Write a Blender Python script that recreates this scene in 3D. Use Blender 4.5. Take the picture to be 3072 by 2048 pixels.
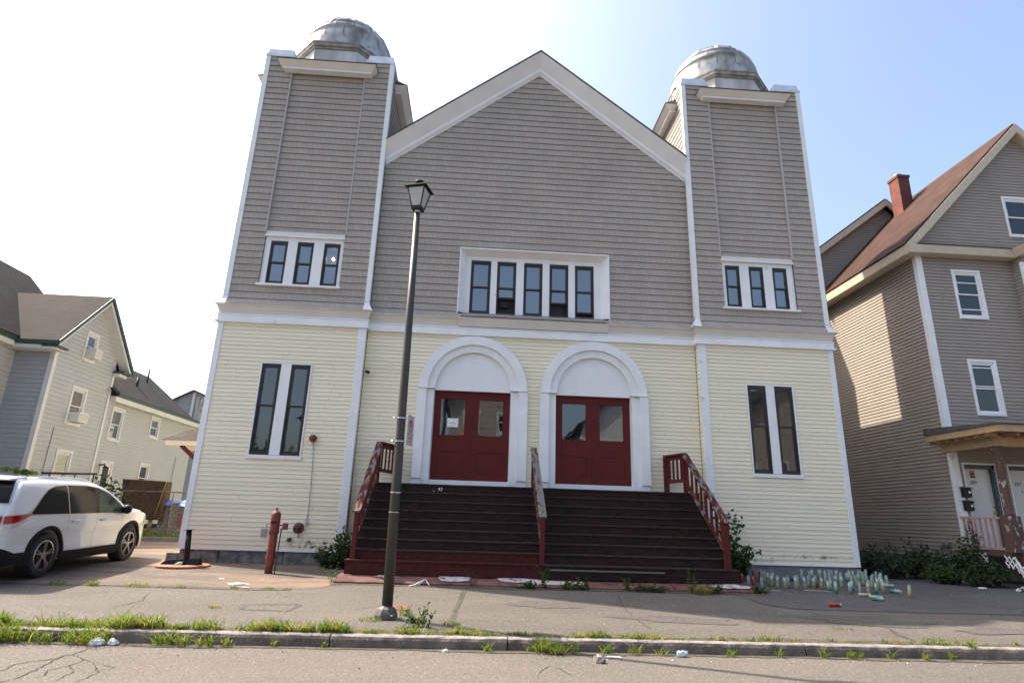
import bpy, bmesh, math, random
from mathutils import Vector, Matrix
R = math.radians
random.seed(7)
sc = bpy.context.scene
for o in list(bpy.data.objects): bpy.data.objects.remove(o)

# ------------------------------------------------------------------ camera
cam = bpy.data.cameras.new('camera'); camo = bpy.data.objects.new('camera', cam)
sc.collection.objects.link(camo); sc.camera = camo
cam.sensor_fit = 'HORIZONTAL'; cam.sensor_width = 36.0; cam.lens = 0.57472 * 36
cam.clip_start = 0.05; cam.clip_end = 3000
_yaw, _pitch, _roll = 0.0539274, 0.2895994, 0.0314071
_f = Vector((math.sin(_yaw)*math.cos(_pitch), math.cos(_yaw)*math.cos(_pitch), math.sin(_pitch)))
_r = Vector((math.cos(_yaw), -math.sin(_yaw), 0)); _u = _r.cross(_f)
_r2 = math.cos(_roll)*_r + math.sin(_roll)*_u; _u2 = -math.sin(_roll)*_r + math.cos(_roll)*_u
camo.matrix_world = Matrix(((_r2.x, _u2.x, -_f.x, 6.6491), (_r2.y, _u2.y, -_f.y, -14.5884), (_r2.z, _u2.z, -_f.z, 0.4886), (0, 0, 0, 1)))

# ------------------------------------------------------------------ light
SUN_EL, SUN_ROT = R(50), R(-65.4)
w = bpy.data.worlds.new("World"); sc.world = w; w.use_nodes = True
nt = w.node_tree; bg = nt.nodes['Background']
sky = nt.nodes.new('ShaderNodeTexSky'); sky.sky_type = 'NISHITA'; sky.sun_disc = False
sky.sun_elevation = SUN_EL; sky.sun_rotation = SUN_ROT
sky.air_density = 1.0; sky.dust_density = 5; sky.ozone_density = 1.0; sky.altitude = 0
nt.links.new(sky.outputs[0], bg.inputs[0]); bg.inputs[1].default_value = 0.1
sun = bpy.data.lights.new('sun', 'SUN'); sun.energy = 2.7; sun.angle = R(0.55); sun.color = (1, .88, .73)
suno = bpy.data.objects.new('sun', sun); sc.collection.objects.link(suno)
sd = Vector((math.sin(SUN_ROT)*math.cos(SUN_EL), math.cos(SUN_ROT)*math.cos(SUN_EL), math.sin(SUN_EL)))
suno.rotation_euler = sd.to_track_quat('Z', 'Y').to_euler(); suno.location = (-20, 8, 30)
sc.view_settings.view_transform = 'Standard'; sc.view_settings.look = 'None'
sc.view_settings.exposure = 1.92; sc.view_settings.gamma = 1
sc.render.engine = 'CYCLES'
sc.cycles.use_denoising = True
sc.cycles.max_bounces = 8; sc.cycles.transparent_max_bounces = 8

# ------------------------------------------------------------------ helpers
col = sc.collection
WL = {}
def reg(o, loc, parent):
    WL[o.name] = Vector(loc)
def tag(o, label=None, cat=None, group=None, kind=None):
    if label: o['label'] = label
    if cat: o['category'] = cat
    if group: o['group'] = group
    if kind: o['kind'] = kind
    return o
def thing(name, label, cat, loc=(0, 0, 0), group=None, rz=0):
    o = bpy.data.objects.new(name, None); col.objects.link(o); o.empty_display_size = .2
    o.location = loc; o.rotation_euler = (0, 0, rz); WL[o.name] = Vector(loc)
    return tag(o, label, cat, group)

class MB:
    def __init__(s): s.v = []; s.f = []; s.m = []; s.sm = []; s.uv = None
    def vert(s, p): s.v.append(tuple(p)); return len(s.v) - 1
    def face(s, pts, m=0, smooth=False):
        s.f.append([s.vert(p) for p in pts]); s.m.append(m); s.sm.append(smooth)
    def idx(s, ids, m=0, smooth=False): s.f.append(list(ids)); s.m.append(m); s.sm.append(smooth)
    def box(s, x0, x1, y0, y1, z0, z1, m=0):
        p = [(x0,y0,z0),(x1,y0,z0),(x1,y1,z0),(x0,y1,z0),(x0,y0,z1),(x1,y0,z1),(x1,y1,z1),(x0,y1,z1)]
        s.hexa(p, m)
    def hexa(s, p, m=0):
        b = len(s.v); s.v += [tuple(q) for q in p]
        for q in ((3,2,1,0),(4,5,6,7),(0,1,5,4),(1,2,6,5),(2,3,7,6),(3,0,4,7)): s.idx([b+i for i in q], m)
    def obox(s, c, ax, ay, az, m=0):
        c, ax, ay, az = Vector(c), Vector(ax), Vector(ay), Vector(az)
        s.hexa([c+ax*i+ay*j+az*k for k in (-1, 1) for i, j in ((-1,-1),(1,-1),(1,1),(-1,1))], m)
    def bar(s, a, b, w, h, m=0, up=(0, 0, 1)):
        a, b = Vector(a), Vector(b); d = b - a; u = Vector(up)
        sx = d.cross(u)
        if sx.length < 1e-5: sx = Vector((1, 0, 0))
        sx.normalize(); uu = sx.cross(d).normalized()
        s.obox((a+b)/2, sx*w/2, d/2, uu*h/2, m)
    def tube(s, pts, rad, n=10, m=0, caps=True, smooth=True):
        pts = [Vector(p) for p in pts]
        if not hasattr(rad, '__len__'): rad = [rad]*len(pts)
        rings = []
        prev = None
        for i, p in enumerate(pts):
            d = (pts[min(i+1, len(pts)-1)] - pts[max(i-1, 0)]).normalized()
            if prev is None:
                a = Vector((0, 0, 1)) if abs(d.z) < .9 else Vector((1, 0, 0))
                sx = d.cross(a).normalized()
            else:
                sx = (prev - d*prev.dot(d)).normalized()
            prev = sx; sy = d.cross(sx)
            rings.append([s.vert(p + (sx*math.cos(2*math.pi*k/n) + sy*math.sin(2*math.pi*k/n))*rad[i]) for k in range(n)])
        for i in range(len(rings)-1):
            for k in range(n):
                s.idx((rings[i][k], rings[i][(k+1) % n], rings[i+1][(k+1) % n], rings[i+1][k]), m, smooth)
        if caps:
            s.idx(rings[0][::-1], m); s.idx(rings[-1], m)
    def lathe(s, prof, c=(0, 0, 0), n=24, m=0, axis='Z', smooth=True, seg=None, caps=True):
        rings = []
        for r, z in prof:
            ring = []
            for k in range(n):
                a = 2*math.pi*k/n
                x, y = r*math.cos(a), r*math.sin(a)
                p = (x, y, z) if axis == 'Z' else ((x, z, y) if axis == 'Y' else (z, x, y))
                ring.append(s.vert((c[0]+p[0], c[1]+p[1], c[2]+p[2])))
            rings.append(ring)
        for i in range(len(rings)-1):
            for k in range(n): s.idx((rings[i][k], rings[i][(k+1) % n], rings[i+1][(k+1) % n], rings[i+1][k]), m, smooth)
        if caps: s.idx(rings[0][::-1], m); s.idx(rings[-1], m)
    def prism(s, poly, d, m=0):
        """poly: list of 3D points, d: extrusion vector"""
        d = Vector(d); a = [Vector(p) for p in poly]; n = len(a)
        i0 = [s.vert(p) for p in a]; i1 = [s.vert(p+d) for p in a]
        s.idx(i0[::-1], m); s.idx(i1, m)
        for k in range(n): s.idx((i0[k], i0[(k+1) % n], i1[(k+1) % n], i1[k]), m)
    def build(s, name, mats, parent=None, label=None, cat=None, group=None, kind=None, loc=None, bevel=0, recalc=True):
        me = bpy.data.meshes.new(name)
        base = Vector((0, 0, 0))
        if parent is not None: base = WL[parent.name]
        elif loc is not None: base = Vector(loc)
        me.from_pydata([(v[0]-base.x, v[1]-base.y, v[2]-base.z) for v in s.v], [], s.f)
        if not isinstance(mats, (list, tuple)): mats = [mats]
        for mt in mats: me.materials.append(mt)
        me.polygons.foreach_set('material_index', s.m); me.polygons.foreach_set('use_smooth', s.sm)
        if recalc:
            bm = bmesh.new(); bm.from_mesh(me); bmesh.ops.recalc_face_normals(bm, faces=bm.faces); bm.to_mesh(me); bm.free()
        me.update()
        o = bpy.data.objects.new(name, me); col.objects.link(o)
        if parent is not None: o.parent = parent; WL[o.name] = base
        else:
            o.location = base; WL[o.name] = base
        if bevel:
            md = o.modifiers.new('bevel', 'BEVEL'); md.width = bevel; md.segments = 2; md.limit_method = 'ANGLE'
        return tag(o, label, cat, group, kind)

# ------------------------------------------------------------------ materials
def mat(name, color, rough=.7, metal=0, spec=.5, noise=0, nscale=6, color2=None, bump=0, bscale=40, coords='Object', stretch=None, coat=0, detail=4, speck=None, contrast=(.35, .65)):
    m = bpy.data.materials.new(name); m.use_nodes = True
    nt = m.node_tree; L = nt.links; b = nt.nodes['Principled BSDF']
    b.inputs['Base Color'].default_value = (*color, 1); b.inputs['Roughness'].default_value = rough
    b.inputs['Metallic'].default_value = metal; b.inputs['Specular IOR Level'].default_value = spec
    if coat: b.inputs['Coat Weight'].default_value = coat; b.inputs['Coat Roughness'].default_value = .05
    tc = nt.nodes.new('ShaderNodeTexCoord'); src = tc.outputs['Object']
    if stretch:
        mp = nt.nodes.new('ShaderNodeMapping'); mp.inputs['Scale'].default_value = stretch
        L.new(src, mp.inputs['Vector']); src = mp.outputs[0]
    out = None
    if noise or color2:
        n = nt.nodes.new('ShaderNodeTexNoise'); n.inputs['Scale'].default_value = nscale; n.inputs['Detail'].default_value = detail
        L.new(src, n.inputs['Vector'])
        r = nt.nodes.new('ShaderNodeValToRGB'); L.new(n.outputs['Fac'], r.inputs[0])
        c2 = color2 if color2 else tuple(c*(1-noise) for c in color)
        c1 = color if color2 else tuple(min(1, c*(1+noise)) for c in color)
        r.color_ramp.elements[0].position = contrast[0]; r.color_ramp.elements[1].position = contrast[1]
        r.color_ramp.elements[0].color = (*c2, 1); r.color_ramp.elements[1].color = (*c1, 1)
        out = r.outputs[0]
    if speck:   # (scale, amount, colour)
        n2 = nt.nodes.new('ShaderNodeTexNoise'); n2.inputs['Scale'].default_value = speck[0]; n2.inputs['Detail'].default_value = 2
        L.new(tc.outputs['Object'], n2.inputs['Vector'])
        r2 = nt.nodes.new('ShaderNodeValToRGB'); L.new(n2.outputs['Fac'], r2.inputs[0])
        r2.color_ramp.elements[0].position = speck[1]; r2.color_ramp.elements[1].position = speck[1]+.06
        mx = nt.nodes.new('ShaderNodeMix'); mx.data_type = 'RGBA'
        L.new(r2.outputs[0], mx.inputs[0])
        if out: L.new(out, mx.inputs[6])
        else: mx.inputs[6].default_value = (*color, 1)
        mx.inputs[7].default_value = (*speck[2], 1); out = mx.outputs[2]
    if out: L.new(out, b.inputs['Base Color'])
    if bump:
        n3 = nt.nodes.new('ShaderNodeTexNoise'); n3.inputs['Scale'].default_value = bscale; n3.inputs['Detail'].default_value = 5
        L.new(src, n3.inputs['Vector'])
        bp = nt.nodes.new('ShaderNodeBump'); bp.inputs['Strength'].default_value = bump; bp.inputs['Distance'].default_value = .02
        L.new(n3.outputs['Fac'], bp.inputs['Height']); L.new(bp.outputs[0], b.inputs['Normal'])
    m['out'] = 1
    return m

def brickmat(name, c1, c2, mortar, bw, bh, msize=.004, rough=.85, noise=.12, squash=.5, bump=.3, offs=.5, plane='XZ', nz=(1.5, 1.5, .15), nstr=.25, zoff=0):
    """row/column pattern in object space (shingles, bricks). plane picks the wall's axes."""
    m = bpy.data.materials.new(name); m.use_nodes = True; nt = m.node_tree; L = nt.links; b = nt.nodes['Principled BSDF']
    b.inputs['Roughness'].default_value = rough; b.inputs['Specular IOR Level'].default_value = .12
    tc = nt.nodes.new('ShaderNodeTexCoord'); sp = nt.nodes.new('ShaderNodeSeparateXYZ'); L.new(tc.outputs['Object'], sp.inputs[0])
    cb = nt.nodes.new('ShaderNodeCombineXYZ')
    ad = nt.nodes.new('ShaderNodeMath'); ad.operation = 'ADD'; L.new(sp.outputs['X'], ad.inputs[0]); L.new(sp.outputs['Y'], ad.inputs[1])
    L.new(ad.outputs[0], cb.inputs[0])
    if plane == 'XZ':
        za_ = nt.nodes.new('ShaderNodeMath'); za_.operation = 'ADD'; za_.inputs[1].default_value = zoff; L.new(sp.outputs['Z'], za_.inputs[0]); L.new(za_.outputs[0], cb.inputs[1])
    elif plane == 'Y': L.new(sp.outputs['Y'], cb.inputs[0]); L.new(sp.outputs['Z'], cb.inputs[1])
    elif plane == 'XY': L.new(sp.outputs['X'], cb.inputs[0]); L.new(sp.outputs['Y'], cb.inputs[1])
    br = nt.nodes.new('ShaderNodeTexBrick'); L.new(cb.outputs[0], br.inputs['Vector'])
    br.inputs['Scale'].default_value = 1; br.inputs['Brick Width'].default_value = bw; br.inputs['Row Height'].default_value = bh
    br.inputs['Mortar Size'].default_value = msize; br.inputs['Mortar Smooth'].default_value = .3; br.offset = offs; br.squash = 1
    br.inputs['Color1'].default_value = (*c1, 1); br.inputs['Color2'].default_value = (*c2, 1); br.inputs['Mortar'].default_value = (*mortar, 1)
    n = nt.nodes.new('ShaderNodeTexNoise'); n.inputs['Scale'].default_value = 1.2; n.inputs['Detail'].default_value = 5
    mp = nt.nodes.new('ShaderNodeMapping'); mp.inputs['Scale'].default_value = nz; L.new(tc.outputs['Object'], mp.inputs[0]); L.new(mp.outputs[0], n.inputs['Vector'])
    r = nt.nodes.new('ShaderNodeMapRange'); L.new(n.outputs['Fac'], r.inputs[0]); r.inputs[1].default_value = .3; r.inputs[2].default_value = .7
    r.inputs[3].default_value = 1-nstr; r.inputs[4].default_value = 1+nstr*.6
    mx = nt.nodes.new('ShaderNodeVectorMath'); mx.operation = 'SCALE'; L.new(br.outputs['Color'], mx.inputs[0]); L.new(r.outputs[0], mx.inputs['Scale'])
    L.new(mx.outputs[0], b.inputs['Base Color'])
    if bump:
        bp = nt.nodes.new('ShaderNodeBump'); bp.inputs['Strength'].default_value = bump; bp.inputs['Distance'].default_value = .01
        inv = nt.nodes.new('ShaderNodeMath'); inv.operation = 'SUBTRACT'; inv.inputs[0].default_value = 1; L.new(br.outputs['Fac'], inv.inputs[1])
        L.new(inv.outputs[0], bp.inputs['Height']); L.new(bp.outputs[0], b.inputs['Normal'])
    return m

def glassmat(name, tint=(.02, .025, .03), rough=.02, see=.55, boost=(1.05, .03)):
    """window glass: mirror of the street by fresnel, the dark room seen through the rest"""
    m = bpy.data.materials.new(name); m.use_nodes = True; nt = m.node_tree; L = nt.links
    nt.nodes.remove(nt.nodes['Principled BSDF']); out = nt.nodes['Material Output']
    g = nt.nodes.new('ShaderNodeBsdfGlossy'); g.inputs['Roughness'].default_value = rough; g.inputs['Color'].default_value = (.86, .90, .90, 1)
    t = nt.nodes.new('ShaderNodeBsdfTransparent'); t.inputs['Color'].default_value = (.8, .85, .83, 1)
    df = nt.nodes.new('ShaderNodeBsdfDiffuse'); df.inputs['Color'].default_value = (*tint, 1)
    m1 = nt.nodes.new('ShaderNodeMixShader'); m1.inputs[0].default_value = see; L.new(df.outputs[0], m1.inputs[1]); L.new(t.outputs[0], m1.inputs[2])
    fr = nt.nodes.new('ShaderNodeFresnel'); fr.inputs['IOR'].default_value = 1.9
    n = nt.nodes.new('ShaderNodeTexNoise'); n.inputs['Scale'].default_value = 1.6; bp = nt.nodes.new('ShaderNodeBump')
    tc = nt.nodes.new('ShaderNodeTexCoord'); L.new(tc.outputs['Object'], n.inputs['Vector'])
    bp.inputs['Strength'].default_value = .05; bp.inputs['Distance'].default_value = .05; L.new(n.outputs['Fac'], bp.inputs['Height']); L.new(bp.outputs[0], g.inputs['Normal'])
    m2 = nt.nodes.new('ShaderNodeMixShader')
    ad = nt.nodes.new('ShaderNodeMath'); ad.operation = 'MULTIPLY_ADD'; ad.inputs[1].default_value, ad.inputs[2].default_value = boost; ad.use_clamp = True
    L.new(fr.outputs[0], ad.inputs[0]); L.new(ad.outputs[0], m2.inputs[0])
    L.new(m1.outputs[0], m2.inputs[1]); L.new(g.outputs[0], m2.inputs[2]); L.new(m2.outputs[0], out.inputs[0])
    return m

def emis(name, c, s):
    m = bpy.data.materials.new(name); m.use_nodes = True; b = m.node_tree.nodes['Principled BSDF']
    b.inputs['Emission Color'].default_value = (*c, 1); b.inputs['Emission Strength'].default_value = s; b.inputs['Base Color'].default_value = (*c, 1)
    return m

M = {}
M['yellow'] = mat('yellow_vinyl', (.79, .73, .55), .55, noise=.045, nscale=1.0, spec=.25, stretch=(.12, .12, 9.7), detail=2)
M['yedge'] = mat('vinyl_shade_and_seam', (.34, .31, .23), .8, noise=.3, nscale=4)  # painted shade under the yellow courses; also colours the butt seams
M['sedge'] = mat('shingle_edge_shade', (.13, .108, .094), .9, noise=.3, nscale=5)  # shade line below each shingle course, put into the colour
M['gedge'] = mat('grey_shade_and_seam', (.16, .155, .145), .9)  # grey siding: shade under the laps painted dark, same tone for seams
M['tedge'] = mat('brown_shade_and_seam', (.05, .04, .034), .95, spec=.1)  # brown siding: lap shade painted as a dark colour, seams too
M['white'] = mat('white_trim', (.745, .755, .755), .55, noise=.035, nscale=2.5, spec=.3, speck=(3.2, .70, (.60, .60, .57)))
def stain_on(m, spots, colr):
    nt = m.node_tree; L = nt.links; b = nt.nodes['Principled BSDF']; src = b.inputs['Base Color'].links[0].from_socket
    tc = nt.nodes.new('ShaderNodeTexCoord'); n = nt.nodes.new('ShaderNodeTexNoise'); n.inputs['Scale'].default_value = 9; n.inputs['Detail'].default_value = 6
    mp = nt.nodes.new('ShaderNodeMapping'); mp.inputs['Scale'].default_value = (1, 1, .8); L.new(tc.outputs['Object'], mp.inputs[0]); L.new(mp.outputs[0], n.inputs['Vector']); tot = None
    for (x, y, z, rx, rz) in spots:
        v = nt.nodes.new('ShaderNodeMapping'); v.inputs['Location'].default_value = (-x/rx, -y, -z/rz); v.inputs['Scale'].default_value = (1/rx, 1, 1/rz); L.new(tc.outputs['Object'], v.inputs[0])
        ln = nt.nodes.new('ShaderNodeVectorMath'); ln.operation = 'LENGTH'; L.new(v.outputs[0], ln.inputs[0])
        r = nt.nodes.new('ShaderNodeMapRange'); r.inputs[1].default_value = 1.0; r.inputs[2].default_value = .2; L.new(ln.outputs['Value'], r.inputs[0])
        if tot is None: tot = r.outputs[0]
        else: a = nt.nodes.new('ShaderNodeMath'); a.operation = 'MAXIMUM'; L.new(tot, a.inputs[0]); L.new(r.outputs[0], a.inputs[1]); tot = a.outputs[0]
    r2 = nt.nodes.new('ShaderNodeMapRange'); r2.inputs[1].default_value = .47; r2.inputs[2].default_value = .68; L.new(n.outputs['Fac'], r2.inputs[0])
    mu = nt.nodes.new('ShaderNodeMath'); mu.operation = 'MULTIPLY'; L.new(tot, mu.inputs[0]); L.new(r2.outputs[0], mu.inputs[1])
    mx = nt.nodes.new('ShaderNodeMix'); mx.data_type = 'RGBA'; L.new(mu.outputs[0], mx.inputs[0]); L.new(src, mx.inputs[6]); mx.inputs[7].default_value = (*colr, 1); L.new(mx.outputs[2], b.inputs['Base Color'])
stain_on(M['yellow'], [(2.9-8, -11, -.25+.7, .7, .22), (2.6-8, -11, -.1+.7, .12, .35), (13.2-8, -11, -.30+.7, 1.0, .12), (15-8, -11, -.22+.7, 1.2, .08)], (.16, .15, .07))
M['cream'] = mat('cream_trim', (.60, .56, .50), .55, noise=.04, nscale=2)
M['palecream'] = mat('pale_fascia', (.68, .66, .63), .55, noise=.04, nscale=2)
M['paneltrim'] = mat('grey_panel_trim', (.43, .41, .39), .6)
M['shingle'] = brickmat('grey_shingle', (.385, .345, .303), (.352, .315, .277), (.21, .185, .162), .145, .19, .0036, nz=(.6, .6, .6), nstr=.08, bump=.25, offs=.37, zoff=.10)
M['apron'] = brickmat('weathered_shingle', (.27, .25, .235), (.22, .205, .195), (.12, .11, .10), .16, .06, .003)
M['cap'] = mat('metal_cap', (.58, .62, .66), .45, noise=.12, nscale=4, metal=.3)
M['darkline'] = mat('roof_edge', (.03, .022, .022), .8)
M['roofgrey'] = mat('asphalt_shingle_roof', (.07, .067, .065), .9, noise=.2, nscale=9)
M['granite'] = mat('granite_block', (.22, .21, .19), .9, color2=(.09, .088, .08), nscale=7, bump=.6, bscale=18)
M['concrete'] = mat('old_concrete', (.25, .24, .225), .95, color2=(.17, .165, .155), nscale=5, bump=.4, bscale=40)
M['brown'] = mat('bronze_frame', (.028, .022, .02), .4, spec=.4)
M['glass'] = glassmat('window_glass')
M['glasshi'] = glassmat('upper_window_glass', boost=(1.7, .08))
M['glassdark'] = glassmat('dark_window_glass', boost=(.7, .0), tint=(.012, .015, .02))
M['room'] = mat('dark_room', (.035, .035, .035), .9)
M['roomlight'] = mat('pale_wall_inside', (.3, .36, .38), .9)
M['bulb'] = emis('bulb', (1, .9, .75), 40)
M['red'] = mat('red_door_paint', (.10, .011, .009), .5, noise=.12, nscale=3, spec=.22)
M['redwood'] = mat('red_painted_wood', (.092, .015, .014), .65, spec=.25, noise=.25, nscale=10, stretch=(8, 8, 1), bump=.3, bscale=20)
M['railcap'] = mat('peeling_red_rail', (.17, .155, .145), .85, color2=(.085, .02, .018), nscale=7, detail=9, contrast=(.49, .56), stretch=(2.2, .8, .8), spec=.2, bump=.4, bscale=30)
M['railgrey'] = mat('weathered_grey_rail', (.17, .165, .15), .9, color2=(.10, .028, .025), nscale=8, detail=9, contrast=(.38, .46), stretch=(2.2, .8, .8), spec=.2, bump=.4, bscale=30)
M['tread'] = mat('dark_brown_tread', (.027, .0155, .012), .7, spec=.15, noise=.3, nscale=9, stretch=(.5, 3, 3), speck=(60, .76, (.12, .09, .08)))
M['nosing'] = mat('worn_tread_edge', (.055, .04, .035), .7, spec=.2, color2=(.022, .0145, .012), nscale=16, stretch=(.6, 4, 4), speck=(45, .72, (.16, .13, .12)))
M['redstep'] = mat('oxblood_step', (.058, .0125, .011), .65, spec=.2, noise=.25, nscale=8)
M['slab'] = mat('painted_stone_slab', (.155, .075, .06), .8, color2=(.09, .03, .028), nscale=4, bump=.5, bscale=14, speck=(7, .68, (.24, .22, .2)))
M['whiteslab'] = mat('chipped_white_paint', (.40, .40, .40), .9, color2=(.15, .09, .08), nscale=7, detail=8, contrast=(.38, .5), speck=(22, .62, (.2, .12, .1)), bump=.4, bscale=20)
M['dome'] = mat('dome_metal', (.40, .415, .42), .5, color2=(.17, .165, .15), nscale=2.6, metal=.25, detail=8, contrast=(.36, .60), stretch=(1, 1, .6), speck=(9, .60, (.24, .22, .19)))
M['seam'] = mat('dome_seam', (.12, .12, .115), .7)
M['domeseam'] = mat('dome_patch_strip', (.60, .63, .66), .5, noise=.1, nscale=8)
M['drum'] = mat('drum_metal', (.52, .54, .56), .6, color2=(.34, .32, .3), nscale=2.2, stretch=(1, 1, .25))
M['drumtrim'] = mat('drum_cornice', (.33, .31, .28), .8, color2=(.16, .16, .13), nscale=6)
M['bronzepole'] = mat('bronze_pole', (.038, .035, .029), .5, metal=.0, noise=.15, nscale=4, spec=.5)
M['black'] = mat('black_metal', (.010, .011, .012), .5, spec=.3)
M['blackrough'] = mat('black_rough', (.01, .01, .01), .8)
M['steel'] = mat('bright_steel', (.6, .6, .6), .3, metal=.9)
M['lampglass'] = mat('frosted_lamp_glass', (.42, .42, .40), .35, noise=.1, nscale=7)
M['redpipe'] = mat('red_oxide_paint', (.19, .032, .022), .6, color2=(.13, .026, .02), nscale=10, bump=.2)
M['greybox'] = mat('grey_plastic', (.3, .32, .32), .5)
M['conduit'] = mat('galvanised_conduit', (.4, .42, .43), .4, metal=.4)
M['terracotta'] = mat('orange_base_paint', (.34, .13, .065), .7, noise=.15, nscale=6)
M['soil'] = mat('dirt', (.12, .09, .06), .95, noise=.3, nscale=12)
M['bark'] = mat('stem_bark', (.06, .045, .03), .9, noise=.3, nscale=20)
def leafmat(name, c, c2, rough=.5, trans=.35):
    m = mat(name, c, rough, color2=c2, nscale=9, spec=.35)
    nt = m.node_tree; b = nt.nodes['Principled BSDF']; out = nt.nodes['Material Output']
    t = nt.nodes.new('ShaderNodeBsdfTranslucent'); src = b.inputs['Base Color'].links[0].from_socket
    mul = nt.nodes.new('ShaderNodeVectorMath'); mul.operation = 'MULTIPLY'; mul.inputs[1].default_value = (1.5, 1.6, .7); nt.links.new(src, mul.inputs[0]); nt.links.new(mul.outputs[0], t.inputs['Color'])
    mx = nt.nodes.new('ShaderNodeMixShader'); mx.inputs[0].default_value = trans
    nt.links.new(b.outputs[0], mx.inputs[1]); nt.links.new(t.outputs[0], mx.inputs[2]); nt.links.new(mx.outputs[0], out.inputs[0])
    return m
M['grass'] = leafmat('grass_blade', (.17, .21, .045), (.075, .125, .025), trans=.42)
M['drygrass'] = leafmat('dry_grass_blade', (.33, .28, .12), (.2, .19, .06), trans=.4)
M['leaf'] = leafmat('weed_leaf', (.06, .10, .028), (.035, .065, .02))
M['leafdark'] = leafmat('shrub_leaf', (.045, .075, .028), (.022, .04, .016), trans=.25)
M['leaflight'] = leafmat('young_leaf', (.13, .19, .04), (.07, .12, .03), trans=.45)
M['litter'] = mat('white_litter', (.72, .71, .70), .8, noise=.1, nscale=20)
M['dirtsheet'] = None

# ------------------------------------------------------------------ ground
def zg(y):
    Y = [-6.45, -4.5, -2.5, 0, 3, 8]; Z = [-.98, -.885, -.785, -.70, -.67, -.62]
    if y <= Y[0]: return Z[0]
    if y >= Y[-1]: return Z[-1]
    for i in range(5):
        if y <= Y[i+1]: return Z[i] + (Z[i+1]-Z[i])*(y-Y[i])/(Y[i+1]-Y[i])

def asphalt(name, base, light, dark, sand=None, speckle=(.40, .37, .34), big=.7):
    """asphalt: fine aggregate specks, broad wear and stains, optional sandy drift"""
    m = bpy.data.materials.new(name); m.use_nodes = True; nt = m.node_tree; L = nt.links; b = nt.nodes['Principled BSDF']
    b.inputs['Roughness'].default_value = .9; b.inputs['Specular IOR Level'].default_value = .25
    tc = nt.nodes.new('ShaderNodeTexCoord')
    def noise(sc_, det=5, rough=.6, stretch=None):
        n = nt.nodes.new('ShaderNodeTexNoise'); n.inputs['Scale'].default_value = sc_; n.inputs['Detail'].default_value = det; n.inputs['Roughness'].default_value = rough
        if stretch:
            mp = nt.nodes.new('ShaderNodeMapping'); mp.inputs['Scale'].default_value = stretch; L.new(tc.outputs['Object'], mp.inputs[0]); L.new(mp.outputs[0], n.inputs['Vector'])
        else: L.new(tc.outputs['Object'], n.inputs['Vector'])
        return n
    def ramp(n, p0, p1, c0, c1):
        r = nt.nodes.new('ShaderNodeValToRGB'); L.new(n.outputs['Fac'], r.inputs[0]); e = r.color_ramp.elements
        e[0].position, e[1].position = p0, p1; e[0].color = (*c0, 1); e[1].color = (*c1, 1); return r
    def mixc(f, a, bb):
        x = nt.nodes.new('ShaderNodeMix'); x.data_type = 'RGBA'
        if isinstance(f, float): x.inputs[0].default_value = f
        else: L.new(f, x.inputs[0])
        for s_, i in ((a, 6), (bb, 7)):
            if isinstance(s_, tuple): x.inputs[i].default_value = (*s_, 1)
            else: L.new(s_, x.inputs[i])
        return x.outputs[2]
    r1 = ramp(noise(big, 8, .65, (.35, 1, 1)), .32, .68, dark, light)
    fine = ramp(noise(26, 4, .85), .34, .66, tuple(c*.45 for c in base), tuple(min(1, c*1.65) for c in base))
    c = mixc(.5, r1.outputs[0], fine.outputs[0])
    sp = ramp(noise(60, 2, .6), .64, .70, (0, 0, 0), (1, 1, 1))
    sc1 = nt.nodes.new('ShaderNodeMath'); sc1.operation = 'MULTIPLY'; sc1.inputs[1].default_value = .8; L.new(sp.outputs[0], sc1.inputs[0])
    c = mixc(sc1.outputs[0], c, speckle)
    if sand:
        sn = ramp(noise(.55, 7, .7, (.45, 1.6, 1)), .40, .58, (0, 0, 0), (1, 1, 1))
        sm = nt.nodes.new('ShaderNodeMath'); sm.operation = 'MULTIPLY'; sm.inputs[1].default_value = .75; L.new(sn.outputs[0], sm.inputs[0])
        c = mixc(sm.outputs[0], c, sand)
    L.new(c, b.inputs['Base Color'])
    bp = nt.nodes.new('ShaderNodeBump'); bp.inputs['Strength'].default_value = .55; bp.inputs['Distance'].default_value = .012
    nb = noise(60, 6, .75); L.new(nb.outputs['Fac'], bp.inputs['Height']); L.new(bp.outputs[0], b.inputs['Normal'])
    return m
M['road'] = asphalt('road_asphalt', (.118, .106, .094), (.145, .129, .114), (.078, .071, .064), big=.5)
M['walk'] = asphalt('sidewalk_asphalt', (.108, .097, .085), (.14, .125, .108), (.058, .054, .049), big=.8)
M['drive'] = asphalt('driveway_asphalt', (.10, .09, .082), (.125, .11, .10), (.06, .056, .052), sand=(.26, .17, .11), big=.9)
M['apronA'] = asphalt('dark_apron_asphalt', (.085, .082, .08), (.12, .115, .11), (.055, .054, .053), big=.6)

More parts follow.
